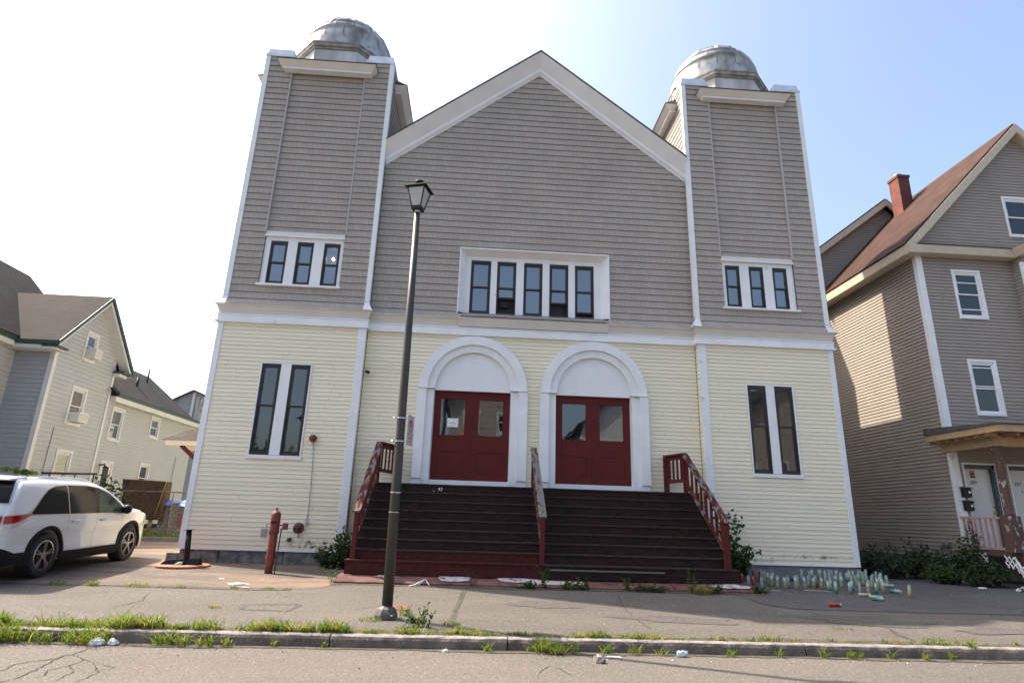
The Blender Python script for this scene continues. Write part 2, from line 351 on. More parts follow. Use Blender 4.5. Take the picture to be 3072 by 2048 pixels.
M['stain'] = asphalt('stained_asphalt', (.085, .08, .075), (.11, .10, .092), (.06, .057, .055), big=1.2)
def ground_patch(name, pts, m, off, kind='structure', label=None):
    """flat-ish sheet following the ground profile: polygon triangulated on a fine grid of strips"""
    bm = bmesh.new(); vs = [bm.verts.new((x, y, 0)) for x, y in pts]; bm.faces.new(vs)
    for yy in (-6.45, -5.5, -4.5, -3.5, -2.5, -1.2, 0, 3, 8):
        bmesh.ops.bisect_plane(bm, geom=bm.verts[:]+bm.edges[:]+bm.faces[:], plane_co=(0, yy, 0), plane_no=(0, 1, 0))
    for v in bm.verts: v.co.z = zg(v.co.y) + off
    bmesh.ops.recalc_face_normals(bm, faces=bm.faces)
    me = bpy.data.meshes.new(name); bm.to_mesh(me); bm.free(); me.materials.append(m)
    for p in me.polygons:
        if p.normal.z < 0: p.flip()
    o = bpy.data.objects.new(name, me); col.objects.link(o); o['kind'] = kind
    return o

# base terrain, one sheet to the horizon
g = MB()
ys = [-400, -60, -23, -21.4]
xs = [-500, -60, -20, 0, 8, 20, 40, 80, 500]
def strip(y0, z0, y1, z1):
    for i in range(len(xs)-1): g.face([(xs[i], y0, z0), (xs[i+1], y0, z0), (xs[i+1], y1, z1), (xs[i], y1, z1)])
M['terrain'] = mat('terrain_soil', (.09, .085, .06), .95, noise=.3, nscale=.6)
strip(-400, -1.0, -22, -1.0); strip(-22, -1.0, -21.9, -1.25); strip(-21.9, -1.25, -6.3, -1.25)
prev = (-6.3, -1.25)
for y in (-6.28, -4.5, -2.5, 0, 3, 8, 40, 700):
    z = zg(y) - .03; strip(prev[0], prev[1], y, z); prev = (y, z)
g.build('ground', M['terrain'], kind='structure')
# road with a slight crown
rd = MB()
prof = [(-21.6, -1.13), (-18, -1.06), (-14, -1.03), (-10.5, -1.06), (-8, -1.10), (-6.45, -1.112), (-6.2, -1.112)]
prof = [(-21.6, -1.13), (-18, -1.08), (-14, -1.06), (-10.5, -1.08), (-8, -1.105), (-6.3, -1.112)]
X2 = [-300, -60, -20, 0, 10, 20, 60, 300]
for i in range(len(prof)-1):
    for k in range(len(X2)-1):
        rd.face([(X2[k], prof[i][0], prof[i][1]), (X2[k+1], prof[i][0], prof[i][1]), (X2[k+1], prof[i+1][0], prof[i+1][1]), (X2[k], prof[i+1][0], prof[i+1][1])])
rd.build('road', M['road'], kind='structure')
# sidewalk and driveway sheets
ground_patch('sidewalk', [(-40, -6.33), (60, -6.33), (60, 0.2), (16.0, .2), (16, -.02), (0, -.02), (-40, -.02)], M['walk'], 0)
ground_patch('driveway', [(-7.2, -3.42), (-1, -3.42), (3.7, -3.3), (4.05, -3.05), (4.18, -2.45), (4.2, -.03), (0.0, -.03), (-.02, 30), (-6.4, 30), (-6.6, 5), (-7.2, 3)], M['drive'], .004)
ground_patch('driveway_apron', [(12.3, -.2), (12.0, -1.5), (11.72, -3.0), (11.79, -3.7), (12.16, -4.02), (13.3, -4.07), (14.4, -4.08), (17, -4.07), (30, -4.07), (30, 25), (16.03, 25), (16.03, -.02), (12.3, -.02)], M['apronA'], .004)
# lawn behind the driveway
M['lawn'] = mat('lawn_soil', (.07, .10, .025), .95, noise=.3, nscale=10)
lw = MB(); lw.box(-8, -.3, 6.6, 6.75, -.72, -.5); lw.build('lawn_kerb', M['concrete'], kind='structure')
lw = MB(); lw.face([(-8, 6.75, -.52), (-.3, 6.75, -.52), (-.3, 22, -.45), (-8, 22, -.45)]); lw.build('lawn', M['lawn'], kind='structure')

# kerb: granite stones end to end
kerb_m = mat('kerb_granite', (.165, .14, .12), .9, color2=(.085, .07, .06), nscale=5, bump=.6, bscale=22, speck=(40, .66, (.27, .16, .10)))
kt = mat('kerb_top_granite', (.27, .245, .235), .85, color2=(.17, .15, .14), nscale=9, bump=.5, bscale=30)
kb = MB(); rk = random.Random(3)
x = -30.0
joints = [-30, -26, -22.6, -19, -15, -11.5, -8, -4.3, -1.2, 2.2, 4.95, 7.15, 11.0, 12.95, 15.2, 18.5, 22, 25, 29, 33]
for i in range(len(joints)-1):
    a, b_ = joints[i]+.008, joints[i+1]-.008; n = max(2, int((b_-a)/.12))
    prev = None
    for k in range(n+1):
        xx = a+(b_-a)*k/n; jz = rk.uniform(-.006, .004); jy = rk.uniform(-.008, .008)
        ring = [kb.vert((xx, -6.47+jy, -1.16)), kb.vert((xx, -6.455+jy*1.3, -1.02)), kb.vert((xx, -6.44+jy, -.985+jz)), kb.vert((xx, -6.425, -.974+jz*.6)), kb.vert((xx, -6.32, -.972)), kb.vert((xx, -6.32, -1.16))]
        if prev:
            for q in range(5): kb.idx((prev[q], ring[q], ring[q+1], prev[q+1]), 1 if q in (2, 3) else 0)
        else: kb.idx(ring[::-1])
        prev = ring
    kb.idx(prev)
kb.build('kerb', [kerb_m, kt], kind='structure')

# cracks, seams (thin irregular dark ribbons laid on the asphalt)
M['crack'] = mat('crack_dark', (.028, .025, .022), .95)
M['tar'] = mat('tar_seam', (.055, .052, .05), .8, noise=.3, nscale=20)
def ribbon(mb, pts, w0, zf, jit=.02, m=0, seed=1):
    r = random.Random(seed); P = []
    for i in range(len(pts)-1):
        n = max(1, int(math.dist(pts[i], pts[i+1])/.05))
        for k in range(n): P.append([pts[i][j]+(pts[i+1][j]-pts[i][j])*k/n + r.uniform(-jit, jit) for j in (0, 1)])
    P.append(list(pts[-1])); pl = pr = None
    for i, p in enumerate(P):
        a = P[max(0, i-1)]; b_ = P[min(len(P)-1, i+1)]; d = Vector((b_[0]-a[0], b_[1]-a[1])); d.normalize()
        w_ = w0*r.uniform(.45, 1.3)*min(1, .35+min(i, len(P)-1-i)*.25)
        l = (p[0]-d.y*w_, p[1]+d.x*w_); q = (p[0]+d.y*w_, p[1]-d.x*w_)
        if pl: mb.face([(pl[0], pl[1], zf(pl[1])), (pr[0], pr[1], zf(pr[1])), (q[0], q[1], zf(q[1])), (l[0], l[1], zf(l[1]))], m)
        pl, pr = l, q
def zroad(y):
    for i in range(len(prof)-1):
        if y <= prof[i+1][0]: return prof[i][1]+(prof[i+1][1]-prof[i][1])*(y-prof[i][0])/(prof[i+1][0]-prof[i][0])+.004
    return -1.108
cr = MB()
C1 = [[(2.3,-6.8),(2.3,-7.08),(2.26,-7.16),(2.26,-7.32),(2.1,-7.45),(2.04,-7.58),(2.11,-7.83),(1.9,-8.1)],[(2.26,-7.16),(2.3,-7.39),(2.35,-7.62),(2.4,-7.83),(2.43,-8.0),(2.44,-8.12),(2.39,-8.21),(2.3,-8.6)],[(2.3,-7.08),(2.51,-7.26),(2.57,-7.36),(2.6,-7.6),(2.51,-7.77),(2.6,-8.01),(2.55,-8.12)],[(2.51,-7.26),(2.71,-7.42),(2.91,-7.68),(3.01,-7.83),(3.03,-8.05),(3.02,-8.17),(3.1,-8.6)],[(3.01,-7.83),(3.05,-7.61),(2.88,-7.52),(2.75,-7.48)],[(2.35,-7.62),(2.21,-7.73),(2.25,-7.86)],[(2.6,-7.6),(2.78,-7.82),(2.82,-8.2)],[(7.39,-7.67),(7.56,-7.27),(7.67,-7.31),(7.78,-7.64)]]
for i, c in enumerate(C1): ribbon(cr, c, .009 if i < 2 else .005, zroad, .018, 0, i)
cr.build('road_crack', M['crack'], kind='structure')
cr = MB(); zw = lambda y: zg(y)+.004; zw2 = lambda y: zg(y)+.008
for i, c in enumerate([[(9.35,-3.05),(9.15,-4.5),(9.17,-5.22),(9.19,-5.75)],[(12.25,-4.06),(12.4,-4.6),(12.54,-4.93)],[(4.9,-4.95),(5.3,-4.55),(5.76,-4.5),(6.0,-4.4)],[(1.5,-4.0),(1.7,-4.6),(1.6,-5.2)]]): ribbon(cr, c, .007, zw, .02, 0, i+20)
cr.build('sidewalk_crack', M['crack'], kind='structure')
cr = MB()
ribbon(cr, [(6.57,-2.75),(6.55,-3.18),(6.5,-4.01),(6.45,-4.73),(6.42,-5.36),(6.4,-6.2)], .04, zw, .012, 0, 31)
ribbon(cr, [(12.7,-4.62),(12.9,-4.83),(12.93,-5.21),(12.74,-5.8),(12.74,-6.23)], .035, zw, .012, 0, 32)
ribbon(cr, [(3.27,-4.73),(4.08,-4.62)], .025, zw, .008, 0, 33); ribbon(cr, [(4.08,-4.62),(4.02,-5.12)], .045, zw, .008, 0, 34)
ribbon(cr, [(4.02,-5.12),(3.33,-5.06)], .025, zw, .008, 0, 35); ribbon(cr, [(3.33,-5.06),(3.27,-4.73)], .045, zw, .008, 0, 36)
ribbon(cr, [(11.75,-3.2),(11.79,-3.7),(12.16,-4.04),(13.27,-4.09),(14.4,-4.1),(17,-4.09),(24,-4.08)], .016, zw2, .006, 0, 37)
ribbon(cr, [(17.1,.95),(16.23,-1.21),(16.22,-2.95),(16.52,-3.64)], .012, zw2, .01, 0, 38)
cr.build('tar_seam', M['tar'], kind='structure')

# gutter dirt, soil strip behind the kerb, grit
M['gutter'] = mat('gutter_dirt', (.085, .072, .052), .95, color2=(.05, .05, .032), nscale=9, bump=.5, bscale=60, speck=(50, .66, (.2, .17, .14)))
def raggedstrip(name, x0, x1, ya, yb, zf, m, seed, jit=.06, step=.09):
    r = random.Random(seed); b = MB(); prev = None; x = x0; ph = [r.uniform(0, 6) for _ in range(3)]
    while x < x1:
        e = jit*(math.sin(x*1.3+ph[0])+.6*math.sin(x*3.7+ph[1])+.4*math.sin(x*9+ph[2]))*.6 + r.uniform(-.25, .25)*jit
        yy = ya+e; q = (b.vert((x, yy, zf(yy))), b.vert((x, yb, zf(yb))))
        if prev: b.idx((prev[0], q[0], q[1], prev[1]))
        prev = q; x += step*r.uniform(.6, 1.4)
    return b.build(name, m, kind='structure')
raggedstrip('gutter_dirt', -20, 30, -6.60, -6.44, lambda y: zroad(y)+.002, M['gutter'], 1)
raggedstrip('verge_soil', -20, 30, -6.16, -6.325, lambda y: zg(y)+.004, M['gutter'], 2, .05)
raggedstrip('slab_dirt', 4.2, 12.3, -2.78, -2.56, lambda y: zg(y)+.006, M['gutter'], 3, .05)
raggedstrip('patch_edge_soil', -3, 3.6, -3.50, -3.42, lambda y: zg(y)+.006, M['gutter'], 4, .04)
for (x0_, y0_, rx_, ry_, sd_) in ((7.9, -4.2, .5, .3, 2), (9.8, -5.1, .8, .25, 3), (12.9, -4.9, 1.1, .3, 4), (14.6, -5.4, .7, .2, 6)):
    r = random.Random(sd_); pts = []
    for k in range(22):
        a = 2*math.pi*k/22; q = 1+.25*math.sin(a*2+sd_)+.18*math.sin(a*5+sd_*2)+r.uniform(-.1, .1); pts.append((x0_+rx_*q*math.cos(a), max(-6.2, y0_+ry_*q*math.sin(a))))
    ground_patch('asphalt_stain', pts, M['stain'], .0045+.0004*sd_)
gt_ = MB(); rq = random.Random(17)
for k in range(1500):
    if rq.random() < .55: x_, y_ = rq.uniform(-2, 20), rq.uniform(-6.2, -1.2); z_ = zg(y_)+.004
    else: x_ = rq.uniform(0, 15); y_ = -6.5-abs(rq.gauss(0, .35)) if rq.random() < .6 else rq.uniform(-9, -6.6); z_ = zroad(y_)+.002
    if 4.1 < x_ < 12.3 and y_ > -2.5: continue
    s_ = rq.uniform(.003, .008)*(1.6 if rq.random() < .08 else 1); p_ = [(x_+rq.uniform(-s_, s_)*1.5, y_+rq.uniform(-s_, s_)*1.5, z_-.002) for _ in range(3)]; t_ = (x_, y_, z_+s_)
    m_ = 0 if rq.random() < .45 else (1 if rq.random() < .5 else 2); i_ = [gt_.vert(q) for q in p_]+[gt_.vert(t_)]
    for f_ in ((0, 1, 3), (1, 2, 3), (2, 0, 3)): gt_.idx([i_[q] for q in f_], m_)
gt_.build('grit', [mat('pale_grit', (.5, .48, .45), .8), mat('grey_grit', (.2, .19, .17), .9), mat('dark_grit', (.05, .045, .04), .9)], kind='stuff')

# ------------------------------------------------------------------ wall cladding
class Wall:
    """a plane with origin O, horizontal axis U, outward normal N"""
    def __init__(s, O, U, N): s.O, s.U, s.N = Vector(O), Vector(U), Vector(N)
    def p(s, u, z, off=0): return s.O + s.U*u + s.N*off + Vector((0, 0, z))
    def box(s, mb, u0, u1, z0, z1, o0, o1, m=0):
        mb.hexa([s.p(u0,z0,o0), s.p(u1,z0,o0), s.p(u1,z0,o1), s.p(u0,z0,o1), s.p(u0,z1,o0), s.p(u1,z1,o0), s.p(u1,z1,o1), s.p(u0,z1,o1)], m)

def siding(mb, W, u0, u1, z0, z1, exp, lap, holes=(), clip=None, m=0, base=0.0, flare=None):
    joints = exp < .16; jr = random.Random(int(abs(u0)*100+z0*7))
    n = max(1, round((z1-z0)/exp)); e = (z1-z0)/n
    for k in range(n):
        a, b_ = z0+k*e, z0+(k+1)*e
        cuts = sorted({a, b_} | {h[q] for h in holes for q in (2, 3) if a < h[q] < b_})
        for ci in range(len(cuts)-1):
            za, zb = cuts[ci], cuts[ci+1]; zm = (za+zb)/2
            iv = [(u0, u1)]
            for h in holes:
                if h[2] < zm < h[3]:
                    nv = []
                    for s_, t_ in iv:
                        if h[0] > s_: nv.append((s_, min(t_, h[0])))
                        if h[1] < t_: nv.append((max(s_, h[1]), t_))
                    iv = [q for q in nv if q[1]-q[0] > 1e-4]
            oa = base+lap*(1-(za-a)/e); ob = base+lap*(1-(zb-a)/e)
            fa = flare(za) if flare else 0; fb = flare(zb) if flare else 0
            for s_, t_ in iv:
                sa, ta, sb, tb = s_, t_, s_, t_
                if clip:
                    ca, cb = clip(za), clip(zb)
                    sa, ta, sb, tb = max(s_, ca[0]), min(t_, ca[1]), max(s_, cb[0]), min(t_, cb[1])
                    if sa >= ta: continue
                    if sb > tb: sb = tb = (sb+tb)/2
                mb.face([W.p(sa, za, oa+fa), W.p(ta, za, oa+fa), W.p(tb, zb, ob+fb), W.p(sb, zb, ob+fb)], m)
                if ci == 0 and joints and ta-sa > .8:
                    for _ in range(max(1, int((ta-sa)/3.4))):
                        if jr.random() < .55:
                            xj = jr.uniform(sa+.2, ta-.2); mb.face([W.p(xj, za, oa+fa+.0012), W.p(xj+.005, za, oa+fa+.0012), W.p(xj+.005, zb, ob+fb+.0012), W.p(xj, zb, ob+fb+.0012)], m+1)
                if ci == 0: mb.face([W.p(sa, za, base+fa-.004), W.p(ta, za, base+fa-.004), W.p(ta, za, oa+fa), W.p(sa, za, oa+fa)], m+1)  # course underside in the darker material: painted shade line

def window(parent, W, u0, u1, z0, z1, off=0.0, depth=.07, fw=.055, frame='brown', name='window', split=.5, pocket='room', trim=None, lower_open=0, muntins=0, glass='glass'):
    """double-hung sash set in an opening; the room behind is a dark pocket"""
    fr = MB(); o1 = off-.0; o0 = off-depth
    W.box(fr, u0, u0+fw*.6, z0, z1, o0, o1); W.box(fr, u1-fw*.6, u1, z0, z1, o0, o1)
    W.box(fr, u0+fw*.6, u1-fw*.6, z1-fw, z1, o0, o1); W.box(fr, u0+fw*.6, u1-fw*.6, z0, z0+fw*.8, o0, o1+.004)
    a, b_ = u0+fw*.6, u1-fw*.6; zm = z0+(z1-z0)*split
    t = fw*.75
    # upper sash (outer), lower sash set back
    for (s0, s1, oo) in ((zm-t/2, z1-fw, o1-.012), (z0+fw*.8+lower_open, zm+t/2+ (lower_open*.0), o1-.035)):
        W.box(fr, a, a+t, s0, s1, oo-.03, oo); W.box(fr, b_-t, b_, s0, s1, oo-.03, oo)
        W.box(fr, a+t, b_-t, s0, s0+t, oo-.03, oo); W.box(fr, a+t, b_-t, s1-t, s1, oo-.03, oo)
    f = fr.build(name, M[frame], parent)
    gl = MB()
    gl.face([W.p(a+t*.5, zm, o1-.027), W.p(b_-t*.5, zm, o1-.027), W.p(b_-t*.5, z1-fw-t*.5, o1-.027), W.p(a+t*.5, z1-fw-t*.5, o1-.027)])
    gl.build('pane', M[glass], f, recalc=False)
    gl = MB()
    gl.face([W.p(a+t*.5, z0+fw*.8+lower_open+t*.5, o1-.05), W.p(b_-t*.5, z0+fw*.8+lower_open+t*.5, o1-.05), W.p(b_-t*.5, zm, o1-.05), W.p(a+t*.5, zm, o1-.05)])
    gl.build('pane', M[glass], f, recalc=False)
    rm = MB(); d = .5   # shallow dark room
    rm.face([W.p(u0, z0, -d), W.p(u1, z0, -d), W.p(u1, z1, -d), W.p(u0, z1, -d)])
    for (p, q) in (((u0, z0), (u1, z0)), ((u1, z0), (u1, z1)), ((u1, z1), (u0, z1)), ((u0, z1), (u0, z0))):
        rm.face([W.p(p[0], p[1], o0), W.p(q[0], q[1], o0), W.p(q[0], q[1], -d), W.p(p[0], p[1], -d)])
    rm.build('room_interior', M[pocket], f, recalc=False)
    if trim:   # (width, proud, material)
        tb = MB(); tw, tp, tm = trim; bo = off-.01
        W.box(tb, u0-tw, u0, z0-tw, z1+tw, bo, off+tp); W.box(tb, u1, u1+tw, z0-tw, z1+tw, bo, off+tp)
        W.box(tb, u0, u1, z1, z1+tw, bo, off+tp); W.box(tb, u0-tw*.3, u1+tw*.3, z0-tw, z0, bo, off+tp+.025)
        tb.build('casing', M[tm], f)
    return f

def text_mesh(txt, size, m, W, u, z, off, parent, name, ext=.003, align='CENTER', shear=0):
    cu = bpy.data.curves.new(name, 'FONT'); cu.body = txt; cu.size = size; cu.extrude = ext; cu.align_x = align; cu.align_y = 'CENTER'; cu.shear = shear; cu.resolution_u = 3
    tmp = bpy.data.objects.new('tmp', cu); me = bpy.data.meshes.new_from_object(tmp); bpy.data.objects.remove(tmp)
    base = WL[parent.name] if parent else Vector((0, 0, 0))
    for v in me.vertices:
        p = W.p(u+v.co.x, z+v.co.y, off+v.co.z) - base; v.co = p
    me.materials.clear(); me.materials.append(m)
    o = bpy.data.objects.new(name, me); col.objects.link(o)
    if parent: o.parent = parent
    WL[o.name] = base
    return o

# ------------------------------------------------------------------ CHURCH
ch = thing('church', 'two-tower church with grey shingled upper walls, yellow siding below, red double doors and grey domes', 'church', (8, 11, -.7))
F0 = Wall((0, 0, 0), (1, 0, 0), (0, -1, 0))            # tower front plane, u = x
FM = Wall((0, .22, 0), (1, 0, 0), (0, -1, 0))          # main front plane

# foundation
fd = MB()
gx = [0.02, .9, 2.35, 3.7]
for i in range(3): fd.hexa([(gx[i]+.008, .0+.012*(i % 2), -.9), (gx[i+1]-.008, .0+.012*(i % 2), -.9), (gx[i+1]-.008, .4, -.9), (gx[i]+.008, .4, -.9), (gx[i]+.008, .03, -.43), (gx[i+1]-.008, .03, -.43), (gx[i+1]-.008, .4, -.43), (gx[i]+.008, .4, -.43)])
fd.box(.04, .3, .4, 24, -.9, -.43); fd.box(15.7, 15.96, .4, 24, -.9, -.43); fd.box(0.3, 15.7, 23.7, 23.98, -.9, -.43)
fd.build('granite_foundation', M['granite'], ch, bevel=.01)
fd = MB(); fd.box(12.35, 15.96, .03, .4, -.9, -.43); fd.box(3.7, 12.35, .3, .4, -.9, -.43)
fd.build('concrete_foundation', M['concrete'], ch)

# lower yellow walls
lw_ = MB()
LWH = [(1.20, 2.46, 1.66, 4.01)]; RWH = [(13.54, 14.81, 1.64, 3.99)]
siding(lw_, F0, .13, 3.5, -.40, 5.02, .1005, .014, LWH)
siding(lw_, F0, 12.55, 15.87, -.40, 5.02, .1005, .014, RWH)
DH = [(5.1, 7.88, -1, 3.57), (8.22, 10.98, -1, 3.57)]
hol = list(DH)
for cx_ in (6.49, 9.6):
    for k in range(14):
        za = 3.57+k*1.37/14; zb = za+1.37/14; r_ = math.sqrt(max(0, 1.37**2-(k*1.37/14+.09)**2)); hol.append((cx_-r_, cx_+r_, za, zb))
siding(lw_, FM, 3.70, 12.34, -.40, 5.02, .1005, .014, hol)
sideL = Wall((3.68, 0, 0), (0, 1, 0), (1, 0, 0)); sideR = Wall((12.36, 0, 0), (0, 1, 0), (-1, 0, 0))
siding(lw_, sideL, .0, .22, -.40, 5.02, .1005, .012); siding(lw_, sideR, .0, .22, -.40, 5.02, .1005, .012)
outL = Wall((.0, 0, 0), (0, 1, 0), (-1, 0, 0)); outR = Wall((16, 0, 0), (0, 1, 0), (1, 0, 0))
siding(lw_, outL, .02, 24, -.40, 5.02, .1005, .012); siding(lw_, outR, .02, 24, -.40, 5.02, .1005, .012)
bk = Wall((0, 24, 0), (1, 0, 0), (0, 1, 0)); siding(lw_, bk, 0, 16, -.4, 5.02, .1005, .012)
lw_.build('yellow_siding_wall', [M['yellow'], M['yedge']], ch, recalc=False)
# sub-wall body (keeps light out)
bd = MB()
bd.build_ = None
for (x0, x1, y0) in ((.03, 3.6, .56), (12.4, 15.97, .56), (3.6, 12.4, .85)): bd.box(x0, x1, y0, 23.9, -.5, 8.0)
bd.build('inner_walls', M['room'], ch)

# corner boards lower + starter strip
cb = MB()
def cboard(mb, x0, x1, y0, y1, z0, z1): mb.box(x0, x1, y0, y1, z0, z1)
for q_ in ((-.012, .13, -.03, .12), (3.5, 3.70, -.03, .015), (12.34, 12.55, -.03, .015), (15.87, 16.012, -.03, .12)):
    cq = MB(); cq.box(*q_, -.42, 5.01); cq.build('corner_board', M['white'], ch, bevel=.006)
for a, b_ in ((.13, 3.5), (12.55, 15.87)): cb = MB(); cb.box(a, b_, -.022, .01, -.425, -.395); cb.build('starter_strip', M['white'], ch)

# cream cove + white band
bd = MB(); 
def bandprof(y):   # (offset outward, z) polyline
    return [(.02, 5.00), (.075, 5.00), (.075, 5.05), (.045, 5.055), (.045, 5.19), (.07, 5.20), (.07, 5.23)]
def band(mb, poly, prof_, closed=False, m=0):
    """sweep a (offset,z) profile along a horizontal polyline of (x,y) with outward mitres"""
    n = len(poly); rings = []
    for i in range(n):
        p = Vector(poly[i]); a = Vector(poly[i-1]) if i or closed else None; b2 = Vector(poly[(i+1) % n]) if i < n-1 or closed else None
        ds = []
        if a is not None: d = (p-a).normalized(); ds.append(Vector((d.y, -d.x)))
        if b2 is not None: d = (b2-p).normalized(); ds.append(Vector((d.y, -d.x)))
        nn = sum(ds, Vector((0, 0))).normalized(); k = 1/max(.3, nn.dot(ds[0]))
        rings.append([mb.vert((p.x+nn.x*o*k, p.y+nn.y*o*k, z)) for o, z in prof_])
    for i in range(n-1 if not closed else n):
        r0, r1 = rings[i], rings[(i+1) % n]
        for q in range(len(prof_)-1): mb.idx((r0[q], r1[q], r1[q+1], r0[q+1]), m)
    if not closed: mb.idx(rings[0][::-1], m); mb.idx(rings[-1], m)
path = [(0, 24), (0, 0), (3.68, 0), (3.68, .22), (12.36, .22), (12.36, 0), (16, 0), (16, 24)]
band(bd, path, [(.0, 5.00), (.085, 5.00), (.085, 5.045), (.05, 5.05), (.05, 5.19), (.065, 5.2), (.065, 5.225), (0, 5.225)])
bd.build('belt_course', M['white'], ch, recalc=True)
bd = MB(); band(bd, path, [(.0, 5.225), (.03, 5.228), (.045, 5.30), (.085, 5.41), (.13, 5.455), (.13, 5.47), (0, 5.47)])
bd.build('cream_cove', M['cream'], ch)

# ---- towers
SH = .19
def flare(z): return .115*max(0, (5.72-z)/.25)**1.15 if z < 5.72 else 0
def tower(x0, x1, inner, win, pan, glow=None):
    tw = MB(); out = .055
    zt = 13.12
    u0, u1 = pan
    hole = [(u0, u1, 6.05, zt+1)]
    siding(tw, F0, x0+.02, x1-.02, 5.47, 13.26, SH, .02, hole, base=0, flare=flare)
    Wb = Wall((0, out, 0), (1, 0, 0), (0, -1, 0)); siding(tw, Wb, u0, u1, 7.56, 13.07, SH, .02)
    # other faces
    for (W_, a, b_) in ((Wall((x1, 0, 0), (0, 1, 0), (1, 0, 0)), 0, 3.64), (Wall((x0, 0, 0), (0, 1, 0), (-1, 0, 0)), 0, 3.64), (Wall((0, 3.64, 0), (1, 0, 0), (0, 1, 0)), x0, x1)):
        siding(tw, W_, a+.02, b_-.02, 5.47, 13.26, SH, .016, flare=flare)
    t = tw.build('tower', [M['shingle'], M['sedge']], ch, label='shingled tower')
    sh = MB(); sh.box(x0+.06, x1-.06, .5, 3.6, 5.4, 13.1); sh.box(x0+.06, x1-.06, .08, .5, 7.62, 13.1); sh.box(x0+.06, u0, .08, .5, 5.4, 7.62); sh.box(u1, x1-.06, .08, .5, 5.4, 7.62); sh.box(u0, u1, .08, .5, 5.4, 6.07)
    sh.face([(x0, 0, 13.16), (x1, 0, 13.16), (x1, 3.64, 13.16), (x0, 3.64, 13.16)])
    sh.build('tower_core', M['room'], t)
    tr = MB()
    for u, s_ in ((u0, -1), (u1, 1)): tr.box(min(u, u+.03*s_), max(u, u+.03*s_), -.025, .058, 7.6, 12.72)
    tr.build('panel_trim', M['paneltrim'], t)
    # corner boards, with the kick of the flare at the bottom
    cbm = MB(); 
    for xc, s_ in ((x0, 1), (x1, -1)):
        for yc, sy in ((0, 1), (3.64, -1)):
            e = .016
            prof_z = [(13.25, 0), (5.72, 0), (5.62, .03), (5.54, .075), (5.465, .125)]
            wdt = .115 if (xc in (0.0, 16.0)) else .105
            for i in range(len(prof_z)-1):
                (za, fa), (zb, fb) = prof_z[i+1], prof_z[i]
                def ring(z, f):
                    X0 = xc - s_*(e+f); Y0 = yc - sy*(e+f+.012)
                    return [(X0, Y0, z), (xc+s_*wdt, Y0, z), (xc+s_*wdt, Y0+sy*.035, z), (X0+s_*.035, Y0+sy*.035, z), (X0+s_*.035, yc+sy*wdt, z), (X0, yc+sy*wdt, z)]
                ra, rb = ring(za, fa), ring(zb, fb)
                ia = [cbm.vert(p) for p in ra]; ib = [cbm.vert(p) for p in rb]
                for q in range(6): cbm.idx((ia[q], ia[(q+1) % 6], ib[(q+1) % 6], ib[q]))
                if i == len(prof_z)-2: cbm.idx(ia)
    cbm.build('corner_board', M['white'], t)
    # parapet caps on the four corners
    for xc in (x0-.03, x1-.80):
        for yc in (-.04, 2.86):
            c_ = MB(); a0, a1, b0, b1 = xc, xc+.83, yc, yc+.82
            c_.box(a0, a1, b0, b1, 13.20, 13.29)
            c_.hexa([(a0+.03,b0+.03,13.29),(a1-.03,b0+.03,13.29),(a1-.03,b1-.03,13.29),(a0+.03,b1-.03,13.29),(a0+.06,b0+.05,13.48),(a1-.06,b0+.05,13.48),(a1-.06,b1-.05,13.48),(a0+.06,b1-.05,13.48)])
            c_.build('corner_cap', M['cap'], t)
    # pent roofs (boxed brackets) on the faces
    cx_ = (x0+x1)/2
    def pent(W_, ua, ub):
        p_ = MB(); P = W_.p
        lo, hi = 12.66, 12.86
        # soffit, fascia, sloping returns
        A = [P(ua+.14, lo, .0), P(ub-.14, lo, .0), P(ub-.14, lo, .20), P(ua+.14, lo, .20)]
        B = [P(ua, hi, .0), P(ub, hi, .0), P(ub, hi, .36), P(ua, hi, .36)]
        A2 = [P(ua+.14, lo+.06, .0), P(ub-.14, lo+.06, .0), P(ub-.14, lo+.06, .205), P(ua+.14, lo+.06, .205)]
        p_.hexa(A+A2); p_.hexa([P(ua+.12, lo+.06, 0), P(ub-.12, lo+.06, 0), P(ub-.12, lo+.06, .22), P(ua+.12, lo+.06, .22)]+B, 1)
        p_.hexa([P(ua-.015, hi, 0), P(ub+.015, hi, 0), P(ub+.015, hi, .38), P(ua-.015, hi, .38), P(ua-.015, hi+.02, 0), P(ub+.015, hi+.02, 0), P(ub+.015, hi+.02, .38), P(ua-.015, hi+.02, .38)], 2)
        p_.hexa([P(ua, hi+.02, 0), P(ub, hi+.02, 0), P(ub, hi+.02, .35), P(ua, hi+.02, .35), P(ua+.1, hi+.24, -.03), P(ub-.1, hi+.24, -.03), P(ub-.1, hi+.25, .0), P(ua+.1, hi+.25, .0)], 3)
        p_.build('pent_roof', [M['white'], M['palecream'], M['darkline'], M['roofgrey']], t)
    pent(F0, cx_-1.40, cx_+1.40)
    if x0 < 5: pent(Wall((x1, 0, 0), (0, 1, 0), (1, 0, 0)), 1.82-1.4, 1.82+1.4)
    pent(Wall((x0, 0, 0), (0, 1, 0), (-1, 0, 0)), 1.82-1.4, 1.82+1.4)
    # drum + dome
    cy = 1.82; dr = MB()
    def octo(r, z): return [(cx_+r*math.cos(R(22.5+45*k)), cy+r*math.sin(R(22.5+45*k)), z) for k in range(8)]
    def loft(mb, a, b_, m=0):
        for k in range(8): mb.face([a[k], a[(k+1) % 8], b_[(k+1) % 8], b_[k]], m)
    loft(dr, octo(1.64, 13.1), octo(1.64, 13.93)); dr.build('drum', M['drum'], t)
    dr = MB()
